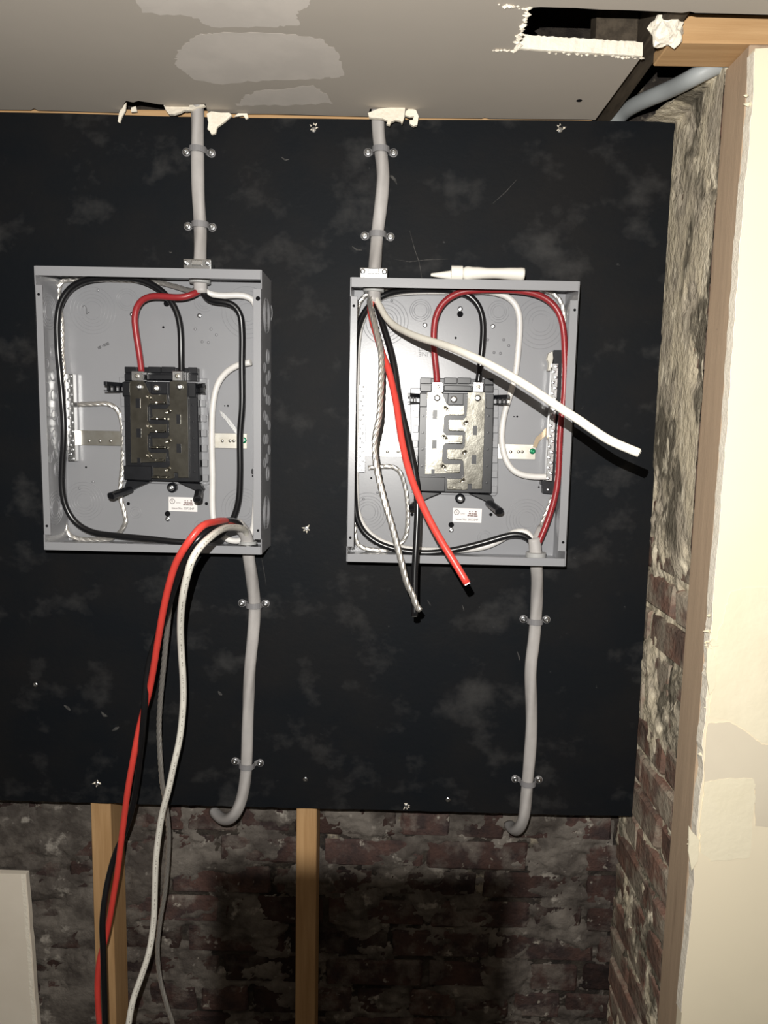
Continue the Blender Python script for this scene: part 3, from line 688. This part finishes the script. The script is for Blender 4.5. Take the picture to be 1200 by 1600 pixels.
    for p0_, p1_ in (((-.060, -.026, -.131), (-.0735, -.080, -.1376)), ((.060, -.026, -.133), (.0710, -.080, -.1405))):
        bar(p0_, p1_, .0070, .0055).build('cover_post', M['black'], bs, bevel=.0012)
        v = Vector(p1_)-Vector(p0_)
        bar(Vector(p0_)+v*.35+Vector((0, 0, .0058)), Vector(p1_)+v*.02+Vector((0, 0, .0050)), .0022, .0010).build('post_rib', M['black'], bs, bevel=.0003)
        bar(Vector(p1_)-v*.01, Vector(p1_)+v*.015, .0048, .0030).build('post_socket', M['hole'], bs)
    for pxs, sx in (((655, 621), -1), ((772, 623), 1)):
        x, z_ = lp(*pxs, -.03); m3 = MB()
        m3.prism([(x, -.016), (x, -.036), (x+sx*.016, -.066), (x+sx*.021, -.066), (x+sx*.010, -.026), (x+sx*.006, -.016)], z_-.0005, z_+.0015+.0045, 'z')
        m3.prism([(x, -.016), (x, -.036), (x+sx*.016, -.066), (x+sx*.021, -.066), (x+sx*.010, -.026), (x+sx*.006, -.016)], z_-.010, z_-.008, 'z')
        for f_ in (.15, .5, .85):
            yy = -.030-.034*f_; xx = x+sx*(.002+.015*f_); m3.box(min(xx, xx+sx*.0022), max(xx, xx+sx*.0022), yy-.004, yy+.006, z_-.010, z_+.005)
        m3.build('cover_post', M['black'], bs, bevel=.0005)
    x, z_ = lp(719, 779, -.02); MB().lathe([(.0085, 0), (.0085, .008), (.0055, .0105), (.005, .0105)], (x, -.012, z_), 'y', 20).build('fixing_boss', M['black'], bs, bevel=0)
    mb = MB(); screw_head(mb, (x, -.0225, z_), .0052, .0025); mb.build('fixing_screw', M['zinc'], bs, smooth=True)
    x, z_ = lp(709, 624, -.038); mb = MB(); screw_head(mb, (x, -.038, z_), .0058, .003); mb.build('fixing_screw', M['alu'], bs, smooth=True)
    # ---- two interleaved bus bars with their stabs
    YS = -.040
    lb = [(668, 613), (690, 613), (694, 622), (697, 630), (702, 634), (725, 634), (725, 649), (697, 649), (694, 653), (693, 675), (697, 680), (723, 680), (722, 693), (696, 693), (692, 698), (691, 721), (695, 725), (720, 725), (718, 739), (690, 740), (664, 741), (666, 680)]
    rb = [(731, 613), (758, 613), (756, 690), (753, 764), (737, 764), (737, 756), (731, 756), (731, 764), (724, 766), (698, 765), (698, 748), (722, 748), (725, 744), (724, 721), (721, 718), (699, 718), (699, 702), (722, 702), (726, 698), (727, 676), (724, 673), (701, 673), (701, 656), (724, 656), (729, 650), (730, 636)]
    bl = MB().prism([lp(px, py, YS) for px, py in lb], YS, YS+.0022).build('bus_bar', M['bus'], root, bevel=.0003)
    br = MB().prism([lp(px, py, YS) for px, py in rb], YS, YS+.0022).build('bus_bar', M['bus'], root, bevel=.0003)
    for par, rows in ((bl, ((702, 724, 645), (699, 722, 690), (697, 718, 735))), (br, ((702, 724, 670), (700, 722, 715), (699, 722, 762)))):
        for xa_, xb_, py in rows:
            a = lp(xa_, py, -.05); b = lp(xb_, py+3, -.05); wd = (b[0]-a[0])
            m3 = MB().box(a[0], a[0]+wd*.44, -.052, YS+.001, b[1], a[1]); m3.box(a[0]+wd*.56, b[0], -.052, YS+.001, b[1], a[1]); m3.box(a[0], b[0], -.048, YS+.001, b[1], a[1])
            m3.build('stab', M['bus'], par, bevel=.0005)
    for par, sl, ov in ((bl, ((676, 683, 640, 655), (675, 682, 687, 701), (674, 679, 733, 743)), ((697, 638, 1), (695, 683.5, 1), (693, 729, 1))),
                        (br, ((739, 745, 665, 680), (737, 744, 711, 725)), ((727, 661, -1), (725, 707, -1), (722, 751, -1)))):
        for xa_, xb_, ya, y2 in sl:
            a, b = lp(xa_, ya, YS), lp(xb_, y2, YS); MB().box(a[0], b[0], YS-.0004, YS+.001, b[1], a[1]).build('slot', M['black'], par)
        for px, py, sgn in ov:
            x, z_ = lp(px, py, YS); m3 = MB(); ca, sa = math.cos(-.6*sgn), math.sin(-.6*sgn); L2, R_ = .0052, .0029
            out = []; fs = []
            for k in range(20):
                a = 2*PI*k/20; u = R_*math.cos(a)+(L2-R_)*(1 if math.cos(a) > 0 else -1); v = R_*math.sin(a)
                for sc, hh in ((1.10, 0), (1.0, .0024), (.78, .0026), (.62, .0004)):
                    out.append((x+(u*ca-v*sa)*sc, YS-hh, z_+(u*sa+v*ca)*sc))
            for k in range(20):
                for j in range(3): fs.append((k*4+j, ((k+1) % 20)*4+j, ((k+1) % 20)*4+j+1, k*4+j+1))
            fs.append(tuple(k*4+3 for k in range(20))); m3.add(out, fs); m3.build('locking_bump', M['bus'], par, smooth=True)
    # ---- line lugs
    for par, xa_, xb_ in ((bl, 675, 692), (br, 739, 755)):
        a, b = lp(xa_, 597, -.048), lp(xb_, 613, -.048)
        lg = MB().box(a[0], b[0], -.050, -.028, b[1], a[1]).build('lug', M['alu'], par, bevel=.001)
        xc, zc_ = (a[0]+b[0])/2, (a[1]+b[1])/2
        mb = MB(); screw_head(mb, (xc, -.050, zc_), .0040, .0012); mb.build('lug_screw', M['strap_metal'], lg, smooth=True)
        x, z_ = lp((xa_+xb_)/2-.5, 622, YS); mb = MB(); screw_head(mb, (x, YS, z_), .0056, .003); mb.build('bus_screw', M['zinc'], par, smooth=True)
    # ---- ground bar at the left, neutral bar at the right
    a, b = lp(560, 601, -.022), lp(570, 738, -.022)
    gb = MB().box(a[0], b[0], -.022, -.0085, b[1], a[1]).build('ground_bar', M['alu'], root, bevel=.0006)
    nsc = 19
    for k in range(nsc):
        z_ = a[1]-(a[1]-b[1])*(k+.5)/nsc; x = (a[0]+b[0])/2+(-.0022 if k % 2 else .0022)
        mb = MB(); screw_head(mb, (x, -.022, z_), .0026, .0022, seg=10); mb.build('terminal_screw', M['zinc'], gb)
    a, b = lp(858, 548, -.030), lp(876, 771, -.030)
    m3 = MB().prism([lp(px, py, -.020) for px, py in ((865, 547), (881, 547), (877, 660), (868, 773), (848, 771), (848, 758), (845, 757), (846, 750), (855, 750), (861, 660), (864, 568))], -.020, -.0045)
    nh = m3.build('neutral_holder', M['black'], root, bevel=.0008)
    a1, a2, b1, b2 = lp(863, 568, -.034), lp(873, 568, -.034), lp(863, 752, -.034), lp(853, 752, -.034)
    m3 = MB().prism([a1, a2, b1, b2], -.034, -.019); nb = m3.build('neutral_bar', M['alu'], root, bevel=.0006)
    nsc = 22
    for k in range(nsc):
        t_ = (k+.5)/nsc; x = (a1[0]+a2[0])/2*(1-t_)+(b1[0]+b2[0])/2*t_+(-.0021 if k % 2 else .0021); z_ = a1[1]*(1-t_)+b1[1]*t_
        mb = MB(); screw_head(mb, (x, -.034, z_), .0027, .0024, seg=10); mb.build('terminal_screw', M['zinc'], nb)
    c = [lp(px, py, -.022) for px, py in ((855, 553), (862, 549), (863, 560), (861, 572), (858, 580), (854, 580), (856, 568), (853, 562))]
    if not left: MB().prism(c, -.030, -.020).build('bonding_clip', M['strap_metal'], nh, bevel=.0004)
    mb = MB(); x, z_ = lp(856, 765, -.02); screw_head(mb, (x, -.020, z_), .0026, .0018); mb.build('holder_screw', M['zinc'], nh, smooth=True)

for c, left, lab in ((CL, True, 'grey steel breaker box marked 2, hanging wires looping over its lower lip'),
                     (CR, False, 'grey steel breaker box with a white tube lying on its top')):
    root = empty('breaker_box', c); tag(root, lab, 'electrical panel', 'open breaker boxes on the black board'); build_panel(root, left)

# ================================================================== CABLES
RW = .0053
def pth(lst): return [at(*p) for p in lst]
def cable(label, group='grey sheathed cables'):
    r = empty('cable'); tag(r, label, 'cable', group); return r
def wire(root, kind, pts, r=RW, end=False, **kw):
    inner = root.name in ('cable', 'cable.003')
    if kind == 'bare':
        mb = tube(pts, r*1.04, 30, .0022, lobes=6, lobe=.20, twist=85., **kw); o = mb.build('bare_wire', M['strand'], root, smooth=True); o['label'] = 'stranded bare aluminium wire'
    else:
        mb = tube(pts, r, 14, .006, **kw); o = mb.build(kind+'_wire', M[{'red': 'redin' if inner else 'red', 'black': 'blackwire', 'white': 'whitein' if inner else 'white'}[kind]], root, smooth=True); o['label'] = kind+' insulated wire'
    for fl in o.data.polygons:
        if len(fl.vertices) > 6: fl.use_smooth = False
    if end:                                     # cut strands showing at the end
        P = mb.P; t = (P[-1]-P[-3]).normalized(); n = t.cross(Vector((0, 0, 1))).normalized(); b = t.cross(n); m = MB()
        for k in range(7):
            a = 2*PI*k/6; q = Vector((0, 0, 0)) if k == 6 else (n*math.cos(a)+b*math.sin(a))*r*.52
            s = P[-1]+q-t*.001; e = s+t*.0022
            vs = [s+(n*math.cos(j*PI/3)+b*math.sin(j*PI/3))*r*.24 for j in range(6)]+[e+(n*math.cos(j*PI/3)+b*math.sin(j*PI/3))*r*.24 for j in range(6)]
            m.add(vs, [tuple(range(6, 12))]+[(j, (j+1) % 6, (j+1) % 6+6, j+6) for j in range(6)])
        m.build('cut_strands', M['alu'], o)
    return o
def jacket(root, pts, r=.0104, phase=0., **kw):
    a = dict(lobes=3, lobe=.085, twist=11., wob=.05, phase=phase); a.update(kw)
    return tube(pts, r, 24, .006, smoothing=3, **a).build('sheath', M['grey'], root, smooth=True)

# --- A: from the ceiling into the left box
A = cable('grey cable dropping from the ceiling into the top of the left box')
jacket(A, pth([(308, 130, -.0135), (308.5, 175, -.0135), (308, 205, -.0130), (308, 236, -.0125), (310, 295, -.015), (313, 352, -.0125), (312, 392, -.028), (312, 425, -.045), (313, 445, -.046), (314, 459, -.047)]), phase=.4)
wire(A, 'red', pth([(313, 449, -.046), (309, 456, -.050), (303, 459, -.056), (290, 464, -.060), (276, 465, -.060), (255, 463, -.058), (235, 463, -.055), (222, 468, -.052), (213, 480, -.05), (210, 496, -.048), (212, 517, -.046), (216, 543, -.044), (220, 570, -.040), (221, 583, -.038)]))
wire(A, 'black', pth([(314, 449, -.045), (318, 459, -.047), (325, 468, -.05), (338, 471, -.052), (355, 472, -.052), (367, 478, -.05), (375, 490, -.048), (378, 515, -.045), (378, 570, -.04), (378, 640, -.038), (375, 674, -.036), (375, 742, -.034), (373, 780, -.032), (366, 806, -.03), (352, 830, -.03), (325, 845, -.032), (286, 847, -.036), (235, 842, -.036), (184, 837, -.033), (143, 831, -.03), (120, 818, -.03), (104, 795, -.032), (97, 765, -.034), (97, 735, -.036), (100, 674, -.04), (97, 620, -.042), (90, 537, -.046), (90, 495, -.048), (95, 472, -.05), (109, 451, -.05), (130, 439, -.05), (158, 434, -.05), (201, 434, -.05), (225, 439, -.048), (248, 451, -.047), (266, 469, -.046), (277, 490, -.045), (282, 515, -.044), (283, 554, -.042), (283.5, 584, -.038)]))
wire(A, 'white', pth([(315, 449, -.044), (321, 456, -.044), (333, 461, -.042), (350, 462, -.036), (372, 461, -.03), (388, 463, -.026), (398, 472, -.024), (402, 500, -.024), (402, 600, -.022), (401, 700, -.02), (399, 790, -.02), (394, 830, -.02), (384, 843, -.022), (368, 846, -.024), (351, 841, -.024), (338, 828, -.024), (333, 808, -.022), (332, 742, -.020), (331, 674, -.020), (333, 630, -.020), (340, 600, -.020), (353, 582, -.022), (370, 571, -.025), (392, 566, -.030)]))
wire(A, 'bare', pth([(312, 449, -.043), (300, 454, -.034), (275, 448, -.022), (250, 442, -.014), (200, 438, -.011), (110, 437, -.011), (98, 439, -.011), (93, 447, -.011), (92, 463, -.012), (95, 490, -.013), (97, 517, -.013), (97, 550, -.014), (99, 577, -.015), (98, 680, -.014), (98, 760, -.012), (99, 803, -.011), (102, 822, -.011), (109, 836, -.011), (124, 842, -.011), (147, 843, -.011), (172, 842, -.011), (187, 832, -.012), (196, 815, -.013), (193, 795, -.013), (188, 777, -.013), (189, 755, -.0085), (192, 720, -.0078), (192, 670, -.0078), (186, 645, -.0095), (180, 637, -.012), (168, 631, -.014), (147, 631, -.016), (122, 632, -.016)]), .0036)

# --- B: up from below into the left box, its conductors thrown out over the lip
B = cable('grey cable rising into the bottom of the left box, wires hanging down in front')
jacket(B, pth([(334, 1268, .055), (345, 1279, .028), (357, 1280, .004), (369, 1268, -.0128), (378, 1246, -.0133), (384, 1215, -.0128), (386, 1192, -.0125), (387, 1110, -.0145), (390, 1060, -.0150), (396, 985, -.0140), (397, 943, -.0130), (394, 905, -.026), (391, 880, -.040), (388, 862, -.046), (387, 845, -.047), (384, 834, -.052), (377, 824, -.062), (369, 818, -.072)]), phase=1.3)
wire(B, 'red', pth([(384, 838, -.050), (376, 828, -.062), (366, 818, -.10), (352, 814, -.16), (335, 815.5, -.22), (314, 823, -.26), (295, 846, -.27), (284, 863, -.265), (274, 882, -.255), (263, 918, -.235), (255, 954, -.215), (246, 1006, -.185), (238, 1055, -.16), (232, 1085, -.145), (224, 1112, -.135), (217, 1140, -.13), (211, 1171, -.13), (201, 1226, -.12), (195, 1269, -.11), (189, 1318, -.10), (183, 1366, -.092), (178, 1395, -.088), (171, 1437, -.082), (164, 1470, -.08), (156, 1497, -.08), (152.5, 1530, -.08), (153, 1570, -.08), (156, 1610, -.08), (158, 1720, -.08), (158, 1900, -.08)]))
wire(B, 'black', pth([(384, 838, -.047), (379, 826, -.060), (371, 817, -.09), (360, 813.5, -.13), (339, 819, -.20), (316, 836, -.24), (297, 856, -.245), (283, 887, -.235), (272, 918, -.212), (262, 950, -.185), (252, 980, -.165), (244, 1000, -.155), (236, 1025, -.150), (230, 1053, -.150), (227, 1085, -.152), (225.5, 1108, -.152), (222.5, 1145, -.145), (219, 1175, -.125), (215, 1212, -.105), (209, 1251, -.09), (200, 1285, -.08), (190, 1312, -.075), (181, 1332, -.075), (172, 1362, -.08), (165, 1395, -.09), (160, 1440, -.10), (161, 1482, -.105), (162, 1520, -.105), (164, 1600, -.10), (166, 1720, -.10), (166, 1900, -.10)]))
wire(B, 'white', pth([(386, 838, -.052), (383, 829, -.068), (375, 825, -.10), (363, 824, -.14), (350, 825.5, -.19), (331, 837, -.25), (311, 856, -.28), (301, 872, -.285), (295, 890, -.28), (287, 924, -.26), (283, 955, -.235), (282, 985, -.21), (283.5, 1020, -.185), (286, 1061, -.165), (286, 1102, -.15), (281, 1152, -.14), (271, 1198, -.135), (263, 1235, -.13), (254, 1268, -.12), (248, 1304, -.11), (243.5, 1345, -.105), (242, 1386, -.10), (240, 1440, -.10), (233, 1487, -.11), (221, 1525, -.12), (208, 1562, -.13), (201, 1600, -.14), (196, 1660, -.14), (194, 1900, -.14)]))
wire(B, 'bare', pth([(385, 838, -.045), (372, 826, -.075), (350, 822, -.13), (325, 832, -.17), (300, 858, -.19), (283, 888, -.185), (272, 915, -.17), (267, 932, -.155), (261, 985, -.125), (255, 1047, -.10), (251, 1088, -.085), (248.5, 1130, -.075), (249.5, 1171, -.07), (251, 1194, -.068), (253, 1221, -.062), (257, 1245, -.055), (260.5, 1270, -.045), (263.5, 1304, -.03), (262, 1345, -.02), (258, 1392, -.015), (250, 1440, -.015), (246, 1485, -.015), (250, 1528, -.015), (261, 1572, -.02), (271, 1605, -.02), (278, 1720, -.02), (278, 1900, -.02)]), .0037)

# --- C: from the ceiling into the right box, conductors thrown out
C_ = cable('grey cable dropping from the ceiling into the right box, long loose cut wires')
jacket(C_, pth([(589, 135, -.0135), (591, 178, -.0135), (592, 205, -.0130), (595, 235, -.0125), (598, 270, -.016), (595, 320, -.016), (590, 367, -.0125), (588, 395, -.024), (585, 425, -.042), (584, 440, -.046), (584, 458, -.048), (584, 474, -.052)]), phase=2.2)
wire(C_, 'white', pth([(585, 462, -.050), (589, 470, -.055), (595, 481, -.066), (602, 494, -.085), (614, 507, -.11), (634, 518.5, -.15), (657, 528, -.19), (690, 538, -.24), (715, 547, -.275), (738, 557, -.30), (760, 567, -.32), (807, 593, -.355), (845, 617, -.375), (879, 640, -.39), (906, 657, -.40), (930, 674, -.41), (952, 688, -.415), (977, 699, -.42), (999, 708, -.425)]), end=True)
wire(C_, 'red', pth([(583, 462, -.048), (579, 472, -.056), (580, 494, -.07), (587, 519, -.085), (597, 552, -.105), (607, 577, -.12), (612, 598, -.13), (619, 630, -.15), (624, 665, -.17), (629, 695, -.185), (640, 739, -.21), (657, 783, -.235), (674, 818, -.25), (691, 848, -.262), (706, 872, -.27), (720, 895, -.275), (730, 912, -.28)]), end=True)
wire(C_, 'black', pth([(586, 462, -.047), (588, 473, -.053), (593, 491, -.062), (602, 520, -.08), (610, 547, -.09), (616, 577, -.10), (619, 600, -.105), (626, 639, -.118), (636, 681, -.130), (644, 719, -.140), (650, 755, -.148), (652.5, 788, -.154), (652, 813, -.158), (650.5, 847, -.163), (648, 893, -.168), (647.5, 930, -.172), (648, 962, -.176)]), end=True)
wire(C_, 'bare', pth([(584, 462, -.050), (578, 468, -.060), (581, 488, -.080), (587, 513, -.10), (592, 533, -.115), (595.5, 553, -.128), (596, 575, -.137), (594.5, 618, -.150), (592, 655, -.16), (587, 678, -.165), (585, 695, -.168), (588, 729, -.175), (599, 777, -.18), (611, 818, -.185), (619.5, 850, -.187), (627, 878, -.188), (634, 906, -.188), (638, 917, -.188), (645, 930, -.188), (650, 945, -.188), (656, 954, -.188)]), .0040, end=True)

# --- D: up from below into the right box
D_ = cable('grey cable rising into the bottom of the right box, wires looped inside')
jacket(D_, pth([(796, 1290, .070), (804, 1297, .030), (813, 1290, .001), (819, 1272, -.0130), (822, 1248, -.0133), (825, 1222, -.0128), (829, 1160, -.0140), (830, 1100, -.0150), (830, 1040, -.0150), (834, 1000, -.0140), (836, 970, -.0128), (839, 930, -.018), (840, 900, -.034), (838, 880, -.045), (837, 865, -.047), (836, 850, -.046), (834, 841, -.045)]), phase=.1)
jacket(D_, pth([(837, 852, -.046), (838, 842, -.042), (841, 834, -.036), (846, 824, -.026)]), .0062, wob=0)
wire(D_, 'red', pth([(838, 856, -.048), (843, 845, -.048), (849, 831, -.047), (857, 810, -.046), (865, 785, -.046), (870, 762, -.046), (873, 732, -.046), (874, 702, -.047), (876, 665, -.048), (880, 635, -.049), (882, 610, -.05), (883, 577, -.05), (882, 537, -.05), (880, 512, -.05), (875, 492, -.05), (867, 478, -.05), (854, 467, -.05), (837, 459, -.05), (815, 454.5, -.05), (793, 453, -.05), (765, 453, -.05), (740, 454, -.05), (722, 456, -.05), (705, 463, -.049), (690, 476, -.048), (681, 494, -.047), (678, 513, -.046), (678, 545, -.044), (681, 575, -.041), (683, 600, -.038)]))
wire(D_, 'black', pth([(834, 855, -.045), (830, 847, -.044), (824, 840, -.044), (815, 836, -.043), (803, 835, -.042), (785, 839, -.040), (762, 846, -.038), (740, 852, -.037), (704, 860, -.036), (667, 864, -.036), (622, 859, -.034), (590, 848, -.032), (570, 833, -.03), (558, 812, -.03), (554, 780, -.03), (553, 740, -.032), (553, 650, -.036), (554, 570, -.04), (556, 530, -.036), (561, 507, -.030), (570, 487, -.025), (585, 470, -.023), (603, 460, -.026), (625, 454, -.034), (650, 452, -.044), (690, 452, -.043), (715, 455, -.042), (735, 463, -.042), (748, 478, -.042), (754, 497, -.042), (754.5, 530, -.041), (751, 565, -.04), (747, 600, -.038)]))
wire(D_, 'white', pth([(834, 856, -.040), (831, 842, -.036), (826, 833, -.032), (817, 830, -.029), (803, 831, -.026), (785, 842, -.022), (762, 853, -.020), (735, 858, -.018), (690, 860, -.017), (640, 858, -.017), (615, 853, -.017), (585, 840, -.017), (568, 822, -.017), (558, 798, -.017), (556, 760, -.018), (556, 680, -.020), (557, 600, -.024), (559, 535, -.020), (566, 500, -.014), (582, 474, -.012), (605, 461, -.013), (638, 456, -.020), (700, 455, -.026), (755, 455, -.025), (775, 457.5, -.024), (792, 463, -.024), (804, 473, -.023), (811, 490, -.022), (812, 512, -.020), (810, 543, -.018), (806, 580, -.016), (802, 600, -.016), (796, 620, -.017), (790, 639, -.018), (785, 664, -.02), (784, 690, -.022), (789, 715, -.023), (799, 733, -.024), (815, 742, -.025), (835, 745, -.026), (856, 745, -.027)]))
wire(D_, 'bare', pth([(838, 850, -.040), (843, 830, -.030), (852, 806, -.020), (866, 770, -.014), (882, 730, -.012), (887, 680, -.012), (886, 600, -.012), (884, 530, -.012), (882, 500, -.012), (877, 474, -.012), (864, 459, -.012), (845, 453, -.012), (800, 450, -.012), (700, 449, -.012), (620, 450, -.012), (590, 453, -.012), (572, 461, -.012), (562, 473, -.012), (557, 495, -.012), (555, 560, -.012), (555, 700, -.011), (554, 800, -.011), (555, 838, -.011), (559, 850, -.011), (570, 857, -.011), (583, 859, -.011), (600, 860, -.011), (616, 855, -.012), (626, 849, -.012), (634, 837, -.012), (637, 813, -.012), (636, 780, -.012), (632, 757, -.012), (625, 738, -.013), (615, 730, -.014), (598, 729, -.015), (575, 731, -.016)]), .0034)

# ================================================================== STRAPS AND CONNECTORS
def strap(px, py, tilt, label, pxl, pxr, yc=-.0125):
    p = at(px, py, yc); r = empty('cable_strap', (p.x, 0, p.z)); tag(r, label, 'cable strap', 'grey two-screw cable straps')
    wd = abs(at(pxr, py, -.003).x-at(pxl, py, -.003).x)/2; off = (at(pxr, py, -.003).x+at(pxl, py, -.003).x)/2-p.x
    R_ = .0128; hw = .0048; N_ = 14; th = .0016
    path = [(off-wd-.004, -.0006), (off-wd+.006, -.0006)]
    cy = yc
    for k in range(N_+1):
        a = PI+.35-(PI+.70)*k/N_
        path.append((R_*math.cos(a), cy-R_*math.sin(a)*1.02))
    path += [(off+wd-.006, -.0006), (off+wd+.004, -.0006)]
    mb = MB(); n = len(path)
    nor = []
    for i in range(n):
        a, b = Vector(path[max(i-1, 0)]), Vector(path[min(i+1, n-1)]); t = (b-a).normalized(); nor.append(Vector((-t.y, t.x)))
    inn = path; out = [(path[i][0]-nor[i].x*th*(-1), path[i][1]-abs(nor[i].y)*th if i < 2 or i > n-3 else path[i][1]+nor[i].y*th*(1)) for i in range(n)]
    out = []
    for i in range(n):
        q = Vector(path[i]); c = Vector((0, cy))
        if i in (0, 1, n-2, n-1): out.append((q.x, q.y-th*1.3))
        else: d = (q-c).normalized(); out.append(tuple(q+d*th))
    vs = []
    for (x, y), (x2, y2) in zip(inn, out):
        vs += [(x, y, -hw), (x, y, hw), (x2, y2, hw), (x2, y2, -hw)]
    fs = []
    for i in range(n-1):
        for j in range(4): fs.append((i*4+j, i*4+(j+1) % 4, (i+1)*4+(j+1) % 4, (i+1)*4+j))
    fs += [(0, 1, 2, 3), tuple((n-1)*4+j for j in (3, 2, 1, 0))]
    mb.add(vs, fs)
    for sx in (-1, 1):      # round eyelets
        mb.lathe([(.0070, 0), (.0070, .0022), (.0062, .0028), (0, .0028)], (off+sx*wd, 0, 0), 'y', 18)
    o = mb.build('band', M['clamp'], r); 
    for sx in (-1, 1):
        m3 = MB(); screw_head(m3, (off+sx*wd, -.0026, 0), .0058, .0022); m3.build('screw', M['zinc'], r, smooth=True)
    r.rotation_euler = (0, tilt, 0)
for a in ((309, 235, .03, 'grey strap on the left ceiling cable, nearer the ceiling', 291, 330), (313, 352, .02, 'grey strap on the left ceiling cable, just above the left box', 293.5, 331.5),
          (595, 235, .00, 'grey strap on the right ceiling cable, nearer the ceiling', 575, 615), (590, 367, .02, 'grey strap on the right ceiling cable, just above the right box', 570, 610),
          (397, 945, .0, 'grey strap on the lower left cable, just under the left box', 378, 415), (386, 1195, .05, 'grey strap on the lower left cable, near the board bottom edge', 367, 406),
          (836, 970, .0, 'grey strap on the lower right cable, just under the right box', 818, 854), (825, 1222, .0, 'grey strap on the lower right cable, near the board bottom edge', 805, 842)):
    strap(*a)
def connector(px, py, box, top, label):
    zf = box.z+(H2 if top else -H2); p = at(px, py, -.046); s = 1 if top else -1
    r = empty('cable_connector', (p.x, -.046, zf)); tag(r, label, 'connector', 'cable connectors at the box walls')
    # clamp outside: two metal saddles with screws
    if top:
        m = MB().box(-.0225, .0225, -.0165, -.0125, .0005, .0215); m.box(-.0225, -.0135, -.0125, .006, .0005, .020); m.box(.0135, .0225, -.0125, .006, .0005, .020)
        m.build('clamp_bar', M['zinc'], r, bevel=.0015, seg=2)
        for sx in (-1, 1):
            k = MB(); screw_head(k, (sx*.0175, -.0165, .0155), .0042, .0024); k.build('clamp_screw', M['zinc'], r, smooth=True)
        MB().box(-.0085, .0085, -.0185, -.0164, .0115, .0200).build('clamp_tab', M['alu'], r, bevel=.0008)
    # body through the wall and lock ring inside
    body = [(.0122, -.0012), (.0146, -.0012), (.0146, .003)]
    MB().lathe([(.0118, -.014), (.0143, -.014), (.0143, .001), (.0118, .001)], (0, 0, 0), 'z', 28, s).build('sleeve', M['connector'], r, smooth=False)
    MB().lathe([(.0140, -.0145), (.0172, -.0140), (.0172, -.0055), (.0140, -.0050)] if not (not top and box is CL) else [(.0140, -.0095), (.0162, -.009), (.0162, -.0035), (.0140, -.003)], (0, 0, 0), 'z', 28, s).build('lock_ring', M['connector'] if not (not top and box is CL) else M['zinc'], r, bevel=.0006)
connector(312, 420, CL, True, 'cable connector clamped in the top of the left box')
connector(584, 440, CR, True, 'cable connector clamped in the top of the right box')
connector(388, 862, CL, False, 'cable connector in the bottom wall of the left box')
connector(837, 872, CR, False, 'cable connector in the bottom wall of the right box')

# ================================================================== WHITE TUBE ON THE RIGHT BOX
zt_ = CR.z+H2
yt = -.081
def tz(px): return at(px, 430, yt).x
x0, x1, x2, x3 = tz(673), tz(704), tz(723), tz(818)
tb = empty('sealant_tube', (x1, yt, zt_)); tag(tb, 'white plastic tube with pointed nozzle lying on the right box', 'tube')
m = MB().lathe([(0, 0), (.0016, 0), (.0024, .001), (.0070, x1-x0-.001), (.0074, x1-x0+.004)], (x0-x1, 0, .0085), 'x', 20, 1); m.build('nozzle', M['tube'], tb, smooth=True)
m = MB().lathe([(.0085, 0), (.0116, .0008), (.0116, x2-x1-.0008), (.0100, x2-x1)], (0, 0, .0116), 'x', 24, 1); m.build('collar', M['tube'], tb)
# body: round at the collar, pinched flatter in the middle, wide at the crimp
m = MB(); n = 26; sg = 20; ln = x3-x2
for i in range(n+1):
    t_ = i/n; x = x2-x1+ln*t_
    h = .0108+.0014*math.exp(-((t_-.08)/.05)**2)-.0022*math.exp(-((t_-.5)/.25)**2)+.0006*math.exp(-((t_-.95)/.05)**2)
    wy = .0098+.004*t_; zc_ = .0114+.0010*math.sin(t_*PI)+ .0
    if i == 0: h, wy = h*.8, wy*.8
    for k in range(sg):
        a = 2*PI*k/sg; m.v.append((x, wy*math.cos(a), max(.0004, zc_+h*math.sin(a)*(.93+.04*noise.noise(Vector((t_*6, k*.7, 1)))))))
for i in range(n):
    for k in range(sg): m.f.append((i*sg+k, i*sg+(k+1) % sg, (i+1)*sg+(k+1) % sg, (i+1)*sg+k))
m.f += [tuple(range(sg)), tuple(n*sg+k for k in range(sg))]
m.build('tube_body', M['tube'], tb, smooth=True)

# ================================================================== CONDUIT IN THE CEILING GAP AND LAMP
g = cable('thick blue-grey cable sagging through the gap above the brick corner', 'cables above the ceiling')
tube([at(955, 196, .06), at(972, 178, .035), at(992, 164, -.01), at(1020, 151, -.06), at(1048, 139, -.10), at(1072, 127, -.14), at(1092, 116, -.164), at(1125, 100, -.168), at(1180, 85, -.168)], .0125, 16, .008).build('sheath', M['cable2'], g, smooth=True)

# unseen torch added above the camera; its blocker is shaped to shade the lower bricks
tr = empty('unseen_torch', LPOS); tag(tr, 'added unseen torch with a blocker that shades the lower bricks', 'torch')
MB().lathe([(.012, .004), (.016, .006), (.016, .012), (.012, .02), (.012, .10), (.009, .104)], (0, 0, 0), 'y', 20, -1).build('torch_body', M['black'], tr)
MB().box(-.0092, .0085, .0393, .0400, -.0392, -.0278).build('beam_blocker', M['black'], tr)  # added piece that blocks part of the beam, out of view
MB().box(-.0076, .0069, .016, .0393, -.0400, -.0385).build('blocker_arm', M['black'], tr)
